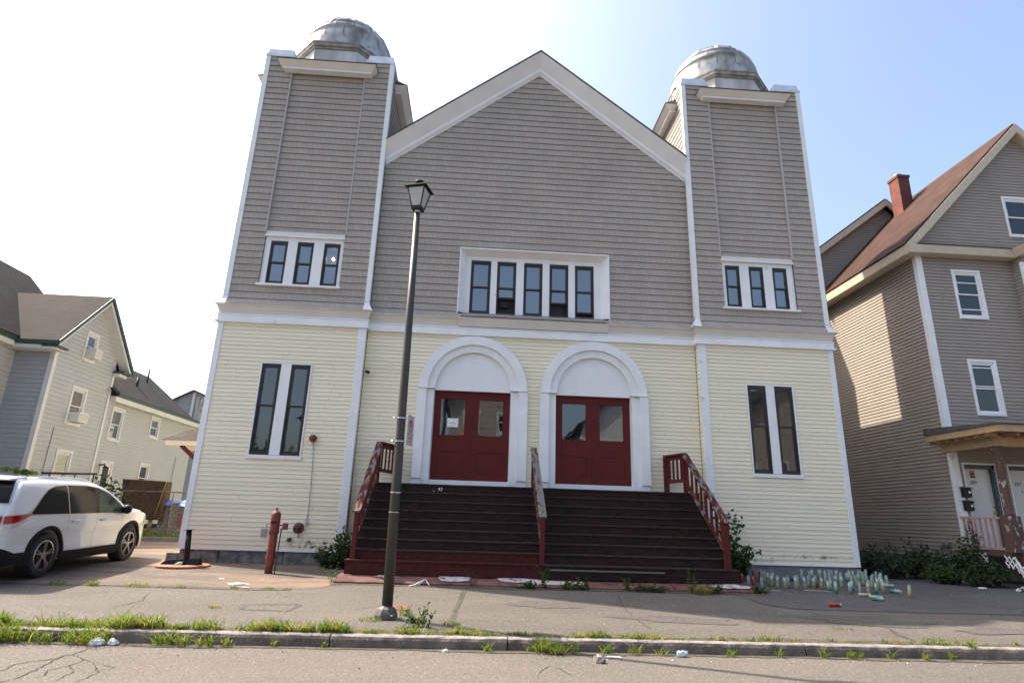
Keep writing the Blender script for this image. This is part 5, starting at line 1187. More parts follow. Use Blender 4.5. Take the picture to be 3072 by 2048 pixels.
def hclip(z): h = (12.78-z)/1.03; return (23.2-h, 23.2+h)
siding(b, HF, 18, 28, 8.55, 12.7, .1, .014, [HW[2]], clip=hclip)
siding(b, HS, hy, 12, -.2, 8.3, .1, .02)
siding(b, Wall((0, 5.1, 0), (1, 0, 0), (0, -1, 0)), 18.6, 24, 8.3, 12.5, .1, .014, clip=lambda z: (22.07-(12.55-z)/.77, 22.07+(12.55-z)/1.0))
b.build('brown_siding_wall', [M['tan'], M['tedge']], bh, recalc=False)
b = MB(); b.box(hx+.05, 27, hy+.55, 12, -.7, 8.3); b.prism([(hx+.05, hy+.3, 8.2), (27, hy+.3, 8.2), (23.2, hy+.3, 12.2)], (0, 4.4, 0)); b.prism([(18.9, 5.3, 8.3), (26, 5.3, 8.3), (22.07, 5.3, 12.4)], (0, 6.6, 0)); b.build('house_core', M['room'], bh)
b = MB(); b.box(hx+.02, 27, hy+.05, 12, -.9, -.15); b.build('foundation', M['concrete'], bh)
b = MB(); b.box(hx-.02, hx+.17, hy-.03, hy+.1, 2.92, 8.25); b.build('corner_board', M['white'], bh); b = MB(); b.box(hx-.02, hx+.17, hy-.03, hy+.1, -.2, 2.62); b.build('porch_pilaster', M['white'], bh); b = MB(); b.box(22.21, 22.31, hy-.38, hy-.3, 3.0, 8.05)
b.build('corner_board', M['white'], bh)
# cornice: side eave and front pent band
b = MB()
b.hexa([(hx-.40, hy-.32, 8.20), (hx, hy-.32, 8.20), (hx, 12, 8.20), (hx-.40, 12, 8.20), (hx-.42, hy-.34, 8.46), (hx, hy-.34, 8.46), (hx, 12, 8.46), (hx-.42, 12, 8.46)])
b.hexa([(hx, hy-.30, 8.22), (22.15, hy-.30, 8.22), (22.15, hy, 8.22), (hx, hy, 8.22), (hx, hy-.34, 8.46), (22.15, hy-.34, 8.46), (22.15, hy, 8.46), (hx, hy, 8.46)])
b.hexa([(22.15, hy-.65, 8.22), (27, hy-.65, 8.22), (27, hy, 8.22), (22.15, hy, 8.22), (22.05, hy-.70, 8.46), (27, hy-.70, 8.46), (27, hy, 8.46), (22.05, hy, 8.46)])
b.build('cornice', M['tantrim'], bh)
b = MB(); b.hexa([(hx-.1, hy-.36, 8.462), (27, hy-.36, 8.462), (27, hy, 8.462), (hx-.1, hy, 8.462), (hx-.1, hy-.36, 8.49), (27, hy-.36, 8.49), (27, hy, 8.62), (hx-.1, hy, 8.62)]); b.build('pent_flashing', M['darkline'], bh)
def slab3(mb, a, b_, c_, d_, t, m=0):
    a, b_, c_, d_ = map(Vector, (a, b_, c_, d_)); n = (b_-a).cross(d_-a).normalized()
    if n.z < 0: n = -n
    mb.hexa([a, b_, c_, d_, a+n*t, b_+n*t, c_+n*t, d_+n*t], m)
b = MB(); sl = 1.03; ez = 8.46; ex = hx-.42; rx_ = 23.2; rz = ez+sl*(rx_-ex)
slab3(b, (ex, hy-.25, ez), (rx_, hy-.25, rz), (rx_, 12, rz), (ex, 12, ez), .05)
slab3(b, (2*rx_-ex, hy-.25, ez), (rx_, hy-.25, rz), (rx_, 12, rz), (2*rx_-ex, 12, ez), .05)
px_, pz_ = 22.07, 12.75
slab3(b, (px_, 4.85, pz_), (18.0, 4.85, pz_-.77*4.07), (18.0, 12, pz_-.77*4.07), (px_, 12, pz_), .05)
slab3(b, (px_, 4.85, pz_), (24.0, 4.85, pz_-1.0*1.93), (24.0, 12, pz_-1.0*1.93), (px_, 12, pz_), .05)
b.build('roof', M['redroof'], bh)
b = MB()
def rakeboard(mb, p, q, w_, t, yo):   # vertical-faced fascia below the line p-q
    p, q = Vector(p), Vector(q); dz = Vector((0, 0, -w_)); dy = Vector((0, yo, 0)); mb.hexa([p+dz, q+dz, q+dz+dy, p+dz+dy, p, q, q+dy, p+dy])
rakeboard(b, (ex, hy-.28, ez+.0), (rx_, hy-.28, rz+.0), .30, 0, .05); rakeboard(b, (rx_, hy-.28, rz), (2*rx_-ex, hy-.28, ez), .30, 0, .05)
rakeboard(b, (ex+.3, hy-.25, ez+.0), (rx_, hy-.25, rz-.3), .02, 0, .25); rakeboard(b, (rx_, hy-.25, rz-.3), (2*rx_-ex-.3, hy-.25, ez), .02, 0, .25)
b.build('rake_board', M['tantrim'], bh); b = MB(); rakeboard(b, (18.0, 4.83, pz_-.77*4.07), (px_, 4.83, pz_), .26, 0, .05); rakeboard(b, (px_, 4.83, pz_), (24, 4.83, pz_-1.93), .26, 0, .05)
b.build('rake_board', M['tantrim'], bh)
M['brick'] = brickmat('red_brick', (.19, .05, .035), (.11, .036, .028), (.13, .11, .10), .21, .072, .008, nstr=.25)
b = MB(); b.box(21.98, 22.42, 3.95, 4.45, 10.8, 13.18); b.box(21.95, 22.45, 3.92, 4.48, 13.18, 13.28); b.build('chimney', M['brick'], bh)
b = MB(); b.lathe([(.13, 13.28), (.13, 13.42), (.11, 13.42)], (22.2, 4.2, 0), 14); b.build('chimney_flue', M['steel'], bh)
for i, (u0, u1, z0, z1) in enumerate(HW):
    wn = window(bh, HF, u0+.07, u1-.05, z0+.07, z1-.07, off=.0, depth=.08, frame='white', glass='glassdark', split=(.5, .48, .5)[i], fw=.05, trim=(.07, .03, 'white'))
    if i < 2:
        s_ = MB(); zz = (6.62, 4.35)[i]; HF.box(s_, u0+.06, u1-.06, zz, zz+.03, -.05, -.02); zz = (7.44, 4.88)[i]; HF.box(s_, u0+.06, u1-.06, zz, zz+.03, -.04, -.005); s_.build('sash_bar', M['white'], wn)
# porch
pw = mat('porch_ochre', (.40, .27, .155), .7, noise=.1); M['pinkrail'] = mat('faded_pink_rail', (.40, .255, .22), .75, noise=.15, nscale=8); M['peelbrown'] = mat('peeling_brown_post', (.10, .055, .045), .8, color2=(.36, .33, .31), nscale=11, detail=6, contrast=(.36, .42), stretch=(1, 1, .5), bump=.3)
b = MB(); b.box(18.72, 27, -1.62, hy, 2.78, 2.88); b.box(18.68, 27, -1.68, -1.62, 2.74, 2.90); b.box(18.68, 18.72, -1.62, hy, 2.74, 2.90); b.build('porch_cornice', pw, bh)
b = MB(); b.hexa([(18.64, -1.72, 2.905), (27, -1.72, 2.905), (27, hy, 2.905), (18.64, hy, 2.905), (18.64, -1.72, 2.93), (27, -1.72, 2.93), (27, hy, 3.10), (18.64, hy, 3.10)]); b.build('porch_roof', M['roofgrey'], bh)
b = MB(); b.box(19.08, 19.24, -.9, hy, 2.48, 2.74); b.box(19.08, 27, -1.06, -.9, 2.48, 2.74)
for k in range(7): b.box(18.78, 19.08, -1.2+k*.3, -1.14+k*.3, 2.68, 2.77)
for k in range(14): b.box(19.3+k*.3, 19.36+k*.3, -1.5, -1.06, 2.68, 2.77)
b.build('porch_beam', pw, bh)
b = MB(); b.lathe([(.105, .86), (.09, .92), (.095, 1.1), (.08, 2.3), (.10, 2.36), (.12, 2.48)], (19.2, -.95, 0), 16); b.box(19.06, 19.34, -1.09, -.81, .06, .86); b.build('porch_post', M['peelbrown'], bh)
b = MB(); b.box(19.24, 27, -1.05, hy, -.05, .05); b.box(19.22, 27, -1.07, -1.03, -.18, .052); b.build('porch_deck', mat('brown_deck', (.10, .06, .05), .7), bh)
b = MB(); b.box(19.26, 19.36, -1.0, -.9, -.72, -.05); b.box(19.9, 20.0, -1.0, -.9, -.72, -.05); b.build('porch_pier', M['peelbrown'], bh)
rl = MB(); rl.bar((19.27, hy-.02, .83), (19.22, -.82, .82), .07, .05); rl.bar((19.27, hy-.02, .12), (19.22, -.82, .12), .05, .06); rl.build('porch_rail', M['pinkrail'], bh)
for k in range(8):
    y_ = .47-k*.165; b = MB(); b.box(19.22, 19.26, y_-.022, y_+.022, .14, .80); b.build('baluster', M['pinkrail'], bh)
rl = MB(); rl.bar((19.5, -1.08, .84), (19.75, -2.0, .36), .07, .05); rl.bar((19.5, -1.08, .2), (19.75, -2.0, -.28), .05, .05)
for k in range(6): t = k/6+.05; rl.box(19.5+.25*t-.02, 19.5+.25*t+.02, -1.08-.92*t-.02, -1.08-.92*t+.02, .2-.48*t, .84-.48*t)
rl.build('stair_rail', M['pinkrail'], bh)
dw = mat('white_steel_door', (.62, .63, .62), .45); num = mat('black_number', (.01, .01, .01), .5)
for (a, b2, txt) in ((19.6, 20.46, '289'), (20.84, 21.66, '287')):
    b = MB(); HF.box(b, a-.04, a, .05, 2.24, -.06, .03); HF.box(b, b2, b2+.04, .05, 2.24, -.06, .03); HF.box(b, a, b2, 2.2, 2.24, -.06, .03); b.build('door_frame', M['white'], bh)
    b = MB(); HF.box(b, a, b2, .06, 2.2, -.2, -.12); HF.box(b, a, a+.03, .06, 2.2, -.12, .0, 1); HF.box(b, b2-.07, b2, .06, 2.2, -.12, .0, 1); HF.box(b, a, b2, 2.10, 2.2, -.12, 0.0, 1)
    for (pa, pb, za, zb) in ((.1, .37, 1.3, 1.9), (.43, .70, 1.3, 1.9), (.1, .37, .3, 1.1), (.43, .70, .3, 1.1)):
        HF.box(b, a+pa, a+pb, za, zb, -.12, -.112)
    do = b.build('door', [dw, mat('teal_jamb', (.05, .08, .09), .5)], bh)
    text_mesh(txt, .13, num, HF, a+.3, 1.74, -.11, do, 'house_number', .003)
    if txt == '287': text_mesh('1', .13, num, HF, a+.38, 1.55, -.11, do, 'unit_number', .003)
    else:
        s_ = MB(); HF.box(s_, a+.24, a+.38, 1.86, 2.05, -.12, -.108); HF.box(s_, a+.24, a+.38, 1.865, 1.90, -.108, -.106, 1); HF.box(s_, a+.27, a+.35, 1.945, 1.985, -.108, -.106, 1); s_.build('door_sticker', [mat('red_notice', (.42, .14, .10), .6), M['black']], do)
    s_ = MB(); s_.lathe([(.03, -.06), (.034, -.04), (.02, -.02), (.02, 0)], (b2-.13, hy+.12, .98), 12, axis='Y'); s_.lathe([(.025, -.04), (.025, 0)], (b2-.13, hy+.12, 1.13), 12, axis='Y'); s_.build('door_knob', mat('brass', (.55, .36, .08), .3, metal=.8), do)
for z, lab in ((1.34, 'upper black wall mailbox beside door 289'), (1.0, 'lower black wall mailbox beside door 289')):
    t = thing('mailbox', lab, 'mailbox', (19.5, hy-.08, z), 'wall mailboxes beside the door')
    b = MB(); HF.box(b, 19.38, 19.60, z, z+.24, .02, .13); b.build('box', M['black'], t, bevel=.01)
    b = MB(); b.hexa([HF.p(19.36, z+.24, .02), HF.p(19.62, z+.24, .02), HF.p(19.62, z+.22, .16), HF.p(19.36, z+.22, .16), HF.p(19.36, z+.27, .02), HF.p(19.62, z+.27, .02), HF.p(19.62, z+.235, .16), HF.p(19.36, z+.235, .16)]); b.build('lid', M['black'], t)
    b = MB(); HF.box(b, 19.51, 19.57, z+.1, z+.16, .13, .133); b.build('mail_label', M['litter'], t)
# lattice skirt, buckled
lt = thing('lattice_panel', 'buckled white lattice strip hanging below the porch', 'lattice', (19.2, -.6, -.3)); b = MB()
def latt(p0, p1, h, mb, S_=.15):
    p0, p1 = Vector(p0), Vector(p1); L_ = (p1-p0).length; d = (p1-p0)/L_; n = int(L_/S_); dn = Vector((-.0, 0, -1)); 
    for k in range(-4, n+5):
        for s_ in (1, -1):
            a = k*S_; e = a+s_*h
            ta, te = 0.0, 1.0
            lo, hi = 0, L_
            pts = []
            for t in (0, 1):
                pts.append((a+(e-a)*t, t))
            (x0, t0), (x1, t1) = pts
            if x0 == x1: continue
            def clipx(xv): return (xv-x0)/(x1-x0)
            tl, tr = sorted((clipx(lo), clipx(hi))); tl, tr = max(0, tl), min(1, tr)
            if tr-tl < .05: continue
            A = p0+d*(x0+(x1-x0)*tl)+dn*h*tl; B = p0+d*(x0+(x1-x0)*tr)+dn*h*tr
            mb.bar(A+Vector((0, s_*.006, 0)), B+Vector((0, s_*.006, 0)), .008, .026, up=(0, 1, 0))
latt((19.2, .55, .02), (19.2, -.1, -.0), .24, b); b.build('slats', M['white'], lt); b = MB(); latt((19.18, -.62, -.02), (19.12, -.95, -.06), .26, b); latt((19.12, -.95, -.06), (19.03, -1.35, -.36), .26, b)
b.bar((19.12, -.95, -.05), (18.98, -1.4, -.66), .015, .05); b.bar((19.03, -1.35, -.36), (18.98, -1.42, -.68), .05, .015)
b.build('slats', M['white'], lt)
gmb = MB(); 
for k, x_ in enumerate((16.6, 16.85)):
    tb = thing('utility_meter', ['left small grey utility meter in the dark side yard behind the church', 'right small grey utility meter in the dark side yard behind the church'][k], 'meter', (x_+1.9, 6, .1)); q = MB(); q.box(x_+1.7, x_+1.88, 5.9, 6.05, -.15, .15); q.build('housing', M['greybox'], tb); q = MB(); q.lathe([(.07, -.06), (.07, 0)], (x_+1.79, 5.9, .05), 12, axis='Y'); q.build('dial', M['steel'], tb)

# ------------------------------------------------------------------ LEFT HOUSE
M['sage'] = mat('pale_grey_vinyl', (.375, .39, .40), .6, noise=.03, nscale=1.5, spec=.3)
M['bluegrey'] = mat('grey_vinyl', (.30, .33, .36), .6, noise=.03)
M['offwhite'] = mat('cream_paint', (.55, .56, .56), .6, noise=.04)
M['green'] = mat('green_gutter', (.025, .055, .042), .5)
M['oldroof'] = brickmat('brown_grey_shingles', (.034, .031, .030), (.024, .0225, .022), (.016, .015, .0145), .3, .14, .006, nstr=.28, nz=(1, 1, 1))
lh = thing('pale_house', 'pale grey sided house with green trimmed brown roof beyond the driveway', 'house', (-10, 8, -.7))
BW = Wall((-8, 0, 0), (0, 1, 0), (1, 0, 0)); MWf = Wall((-9.3, 0, 0), (0, 1, 0), (1, 0, 0)); CWf = Wall((-8.05, 0, 0), (0, 1, 0), (1, 0, 0))
LWn = [(7.33, 7.95, 5.60, 6.62), (7.24, 8.0, 3.22, 4.52), (7.22, 8.0, .85, 2.25)]
LCn = [(9.95, 10.65, 3.0, 4.2), (12.9, 13.55, 3.48, 4.28), (9.98, 10.62, -.2, 2.05), (12.75, 13.4, 1.1, 2.2)]
b = MB()
siding(b, BW, 5.93, 9.38, -.3, 7.85, .155, .016, LWn, clip=lambda z: (5.6, 9.7) if z < 5.75 else (7.66-(7.93-z)/1.06, 7.66+(7.93-z)/1.06))
siding(b, MWf, -2, 5.95, -.3, 5.75, .155, .016); siding(b, CWf, 9.38, 17, -.3, 4.7, .12, .014, LCn)
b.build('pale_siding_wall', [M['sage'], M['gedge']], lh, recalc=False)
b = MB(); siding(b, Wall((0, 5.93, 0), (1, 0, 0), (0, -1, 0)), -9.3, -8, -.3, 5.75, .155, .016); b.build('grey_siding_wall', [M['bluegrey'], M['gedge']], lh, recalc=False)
b = MB(); b.box(-9.2, -8.55, 5.98, 9.3, -.6, 5.75); b.box(-15.9, -9.35, -1.9, 9.6, -.6, 5.7); b.box(-12.4, -8.6, 9.3, 16.9, -.6, 4.6); b.prism([(-8.55, 6.1, 5.75), (-8.55, 9.2, 5.75), (-8.55, 7.66, 7.5)], (-2, 0, 0)); b.build('house_core', M['room'], lh)
b = MB(); b.box(-8.12, -7.96, 5.90, 6.05, -.4, 5.6); b.build('corner_board', M['offwhite'], lh); b = MB(); b.box(-8.12, -7.96, 9.28, 9.40, -.4, 5.6); b.build('corner_board', M['offwhite'], lh)
b = MB()   # roofs
slab3(b, (-7.6, 7.66, 8.1), (-11.4, 7.66, 8.1), (-11.4, 5.38, 5.68), (-7.6, 5.38, 5.68), .06)
slab3(b, (-7.6, 7.66, 8.1), (-11.4, 7.66, 8.1), (-11.4, 9.94, 5.68), (-7.6, 9.94, 5.68), .06)
slab3(b, (-8.95, -2.4, 5.8), (-12.7, -2.4, 9.65), (-12.7, 9.9, 9.65), (-8.95, 9.9, 5.8), .06); slab3(b, (-16.45, -2.4, 5.8), (-12.7, -2.4, 9.65), (-12.7, 9.9, 9.65), (-16.45, 9.9, 5.8), .06)
slab3(b, (-7.75, 9.3, 4.72), (-10.3, 9.3, 6.75), (-10.3, 16.0, 6.75), (-7.75, 16.0, 4.72), .06); slab3(b, (-12.9, 9.3, 4.72), (-10.3, 9.3, 6.75), (-10.3, 16.0, 6.75), (-12.9, 16.0, 4.72), .06)
b.build('roof', M['oldroof'], lh)
b = MB()
b.bar((-7.56, 5.36, 5.66), (-7.56, 7.66, 8.10), .05, .14, up=(1, 0, 0)); b.bar((-7.56, 9.96, 5.66), (-7.56, 7.66, 8.10), .05, .14, up=(1, 0, 0))
b = MB()
for s_ in (-1, 1):
    ye = 7.66+s_*2.28
    b.hexa([(-7.62, 7.66, 8.0), (-7.56, 7.66, 8.0), (-7.56, ye, 5.58), (-7.62, ye, 5.58), (-7.62, 7.66, 8.17), (-7.56, 7.66, 8.17), (-7.56, ye, 5.75), (-7.62, ye, 5.75)])
b.box(-9.0, -7.6, 5.32, 5.38, 5.60, 5.73); b.box(-8.96, -8.88, -2.4, 5.32, 5.66, 5.80); b.box(-7.75, -7.68, 9.5, 16.9, 4.62, 4.75)
b.box(-8.1, -7.55, 5.36, 5.9, 5.52, 5.58); b.box(-8.1, -7.55, 9.25, 9.98, 5.52, 5.60)
b.build('green_trim', M['green'], lh)
b = MB()   # soffits / frieze
for s_ in (-1, 1):
    ye = 7.66+s_*2.25
    b.hexa([(-8.0, 7.66, 7.86), (-7.62, 7.66, 7.86), (-7.62, ye, 5.47), (-8.0, ye, 5.47), (-8.0, 7.66, 7.99), (-7.62, 7.66, 7.99), (-7.62, ye, 5.60), (-8.0, ye, 5.60)])
b.box(-9.25, -7.7, 5.38, 5.92, 5.46, 5.58); b.box(-9.3, -8.96, -2.4, 5.9, 5.5, 5.66); b.box(-8.05, -7.74, 9.45, 16.9, 4.42, 4.62)
b.box(-7.99, -7.7, 9.25, 9.75, 5.38, 5.5); b.build('soffit', M['offwhite'], lh)
b = MB(); b.box(-11.2, -8.06, 9.4, 9.43, 4.0, 5.5); b.box(-8.6, -8.01, 9.385, 9.46, 4.3, 5.75); b.build('gable_infill', M['sage'], lh)
for (u0, u1, z0, z1), sp in zip(LWn, (.5, .5, .5)):
    u0 += .05; u1 -= .05; z0 += .04; z1 -= .04
    wn = window(lh, BW, u0, u1, z0, z1, off=.0, depth=.07, frame='offwhite', fw=.05, trim=(.1, .03, 'offwhite'))
    if z0 > 3:
        ac = thing('air_conditioner', 'white window air conditioner in the gable window of the pale house' if z0 > 5 else 'white window air conditioner in the middle window of the pale house', 'air conditioner', (-7.8, u0+.3, z0+.1), 'window air conditioners of the pale house')
        q = MB(); q.box(-8.05, -7.62, u0+.05, u1-.08, z0+.03, z0+.38); q.build('housing', mat('ac_white', (.62, .62, .60), .5), ac, bevel=.01)
        q = MB()
        for k in range(7): q.box(-7.62, -7.612, u0+.09, u1-.12, z0+.07+k*.04, z0+.085+k*.04)
        q.build('grille', M['greybox'], ac)
for i, (u0, u1, z0, z1) in enumerate(LCn):
    if i == 2:
        q = MB(); CWf.box(q, u0, u1, z0, z1, -.06, 0); CWf.box(q, u0-.1, u0, z0, z1+.1, -.02, .03); CWf.box(q, u1, u1+.1, z0, z1+.1, -.02, .03); CWf.box(q, u0, u1, z1, z1+.1, -.02, .03); do = q.build('side_door', M['offwhite'], lh)
        q = MB(); CWf.box(q, u0+.13, u1-.13, z0+.9, z1-.12, 0, .006); q.build('pane', M['black'], do)
    else: window(lh, CWf, u0, u1, z0, z1, off=.0, depth=.07, frame='offwhite', fw=.05, trim=(.09, .03, 'offwhite'))
q = MB(); q.tube([(-8.0, 9.75, 1.95), (-7.8, 9.75, 1.98), (-7.78, 9.75, 1.9)], .03, 8); q.lathe([(.03, 1.93), (.1, 1.86), (.1, 1.84)], (-7.76, 9.75, 0), 12); q.build('porch_light', M['black'], lh)
for i, (x_, y_, z0, z1, r_) in enumerate(((-8.85, 12.6, 5.3, 6.05, .06), (-9.55, 14.6, 5.7, 6.9, .04))):
    q = MB(); q.tube([(x_, y_, z0), (x_, y_, z1)], r_, 12); q.build('vent_pipe', M['black'], lh)
q = MB(); q.tube([(-7.99, 15.6, 2.8), (-7.99, 15.5, .3)], .018, 6); q.tube([(-7.97, 6.75, 3.0), (-7.97, 6.7, .2)], .015, 6); q.build('cable', M['greybox'], lh)
# far house with peeling dormer
fh = thing('far_house', 'small grey house with a peeling board window behind the pale house roof', 'house', (-12, 24, -.7))
b = MB(); b.prism([(-15, 22, -.6), (-9.2, 22, -.6), (-9.2, 22, 5.0), (-10.1, 22, 7.05), (-10.72, 22, 7.28), (-15, 22, 4.9)], (0, 4, 0)); b.build('wall', mat('slate_blue_wall', (.26, .28, .30), .8, noise=.12), fh)
b = MB(); b.box(-10.78, -10.62, 21.95, 22, 5.5, 7.2); b.box(-10.9, -9.3, 21.8, 22, 5.38, 5.52); b.build('corner_board', M['offwhite'], fh)
b = MB(); slab3(b, (-10.72, 21.8, 7.28), (-15, 21.8, 4.9), (-15, 26, 4.9), (-10.72, 26, 7.28), .07); slab3(b, (-10.72, 21.8, 7.28), (-9.1, 21.8, 6.6), (-9.1, 26, 6.6), (-10.72, 26, 7.28), .07); b.build('roof', M['roofgrey'], fh)
b = MB(); b.box(-10.5, -9.9, 21.93, 21.99, 5.55, 6.95); b.build('boarded_window', mat('peeling_board', (.40, .39, .37), .85, color2=(.2, .18, .16), nscale=4, stretch=(3, 1, .6), contrast=(.42, .5)), fh)

# back yard: fence rail, upturned mattress frames, toy castle, shrub
fr = thing('pipe_fence', 'rusty pipe fence rail with thin posts at the lawn edge', 'fence', (-4, 7.9, -.5)); rust = mat('rusty_pipe', (.20, .085, .04), .8, color2=(.32, .26, .2), nscale=6)
b = MB(); b.tube([(-5.88, 7.9, .97), (.6, 7.9, .99)], .022, 8); b.build('rail', rust, fr)
for x_ in (-5.88, -4.1, -2.0, 0): b = MB(); b.tube([(x_, 7.9, -.6), (x_, 7.9, .99)], .02, 8); b.build('fence_post', rust, fr)
mt = thing('upturned_panel', 'tall worn brown upholstered panel standing on edge behind the rusty rail', 'furniture', (-5.1, 8.5, -.4))
b = MB(); b.hexa([(-6.02, 8.35, .0), (-4.65, 8.35, .0), (-4.60, 8.75, .0), (-5.95, 8.75, .0), (-6.28, 8.45, 1.38), (-4.70, 8.45, 1.36), (-4.60, 8.72, 1.36), (-6.20, 8.72, 1.38)]); b.build('panel', mat('worn_brown_fabric', (.10, .062, .036), .95, color2=(.05, .034, .022), nscale=7, bump=.4), mt, bevel=.03)
b = MB(); b.tube([(-6.28, 8.43, 1.39), (-5.50, 8.43, 1.38), (-4.70, 8.43, 1.36), (-4.76, 8.4, .8), (-4.85, 8.33, .1)], .018, 6); b.build('piping', mat('tan_piping', (.3, .18, .10), .8), mt)
b = MB(); b.box(-5.7, -5.6, 8.4, 8.5, -.6, .05); b.box(-5.05, -4.95, 8.4, 8.5, -.6, .05); b.build('support_leg', rust, mt)
cs = thing('toy_castle', 'plastic toy castle playhouse with stone pattern and blue roof edges', 'playhouse', (-3.4, 8.8, -.5))
M['toystone'] = brickmat('toy_stone', (.34, .30, .26), (.27, .24, .21), (.18, .16, .145), .2, .12, .012, nstr=.15, bump=.5)
b = MB(); b.hexa([(-4.87, 8.6, -.55), (-4.42, 8.55, -.55), (-4.42, 9.4, -.55), (-4.87, 9.4, -.55), (-4.74, 8.62, .55), (-4.42, 8.6, .55), (-4.42, 9.4, .55), (-4.74, 9.4, .55)]); b.box(-4.41, -2.2, 8.5, 9.4, -.55, .62); b.build('castle_wall', M['toystone'], cs)
b = MB(); b.hexa([(-4.87, 8.5, .53), (-4.40, 8.5, .53), (-4.40, 9.5, .53), (-4.87, 9.5, .53), (-4.67, 8.65, .72), (-4.40, 8.65, .72), (-4.40, 9.4, .72), (-4.67, 9.4, .72)]); b.hexa([(-4.12, 8.4, .5), (-2.42, 8.4, .5), (-2.42, 9.5, .5), (-4.12, 9.5, .5), (-4.02, 8.6, .72), (-2.42, 8.6, .72), (-2.42, 9.4, .72), (-4.02, 9.4, .72)]); b.build('blue_roof', mat('blue_plastic', (.10, .22, .62), .4), cs)
b = MB(); b.box(-4.68, -4.62, 8.54, 8.58, -.15, .25); b.box(-4.07, -3.92, 8.48, 8.5, -.2, .25); b.build('shutter', mat('orange_plastic', (.28, .10, .06), .5), cs)
shrub('shrub', 'leafy shrub behind the car beside the brown panel', 'shrub', (-6.75, 8.2, -.55), 2.5, 1.0, .6, 48, .19, M['leaf'], 21, nleaf=16, wide=.4)
shrub('shrub', 'low shrub behind the toy castle against the pale wall', 'shrub', (-4.2, 10.8, -.5), 1.4, 1.2, .4, 18, .14, M['leafdark'], 22)
hr = thing('metal_railing', 'dark metal handrail before the low window of the pale house', 'railing', (-7, 6.8, -.6)); b = MB(); b.tube([(-7.4, 5.9, 1.40), (-7.15, 8.3, 1.54)], .035, 8); b.build('rail', M['black'], hr)
for y_ in (6.2, 7.3, 8.2): b = MB(); b.tube([(-7.4+.1*(y_-5.9), y_, -.6), (-7.4+.1*(y_-5.9), y_, 1.41+.05*(y_-5.9))], .02, 8); b.build('rail_post', M['black'], hr)
sp_ = thing('leafy_branch', 'arching branch with round sunlit leaves at the left edge above the car', 'branch', (-7.4, 3.0, -.68)); s_ = MB(); l_ = MB(); rnd = random.Random(31)
pts = [(-7.4, 3, -.68), (-7.5, 3, .4), (-7.2, 3, 1.15), (-6.6, 3, 1.36), (-6.0, 3, 1.34), (-5.6, 3, 1.28)]; s_.tube(pts, [.03, .025, .018, .012, .008, .004], 6); s_.build('stem', M['bark'], sp_)
for k in range(60):
    t = rnd.uniform(2.2, 5); i = min(4, int(t)); p = Vector(pts[i]).lerp(Vector(pts[i+1]), t-i); leaf(l_, p+Vector((0, 0, rnd.uniform(-.02, .02))), Vector((rnd.uniform(-.3, .8), rnd.uniform(-.5, .3), rnd.uniform(-.9, .25))), .13, rnd, 0, .85)
l_.build('foliage', M['leaflight'], sp_, recalc=False)

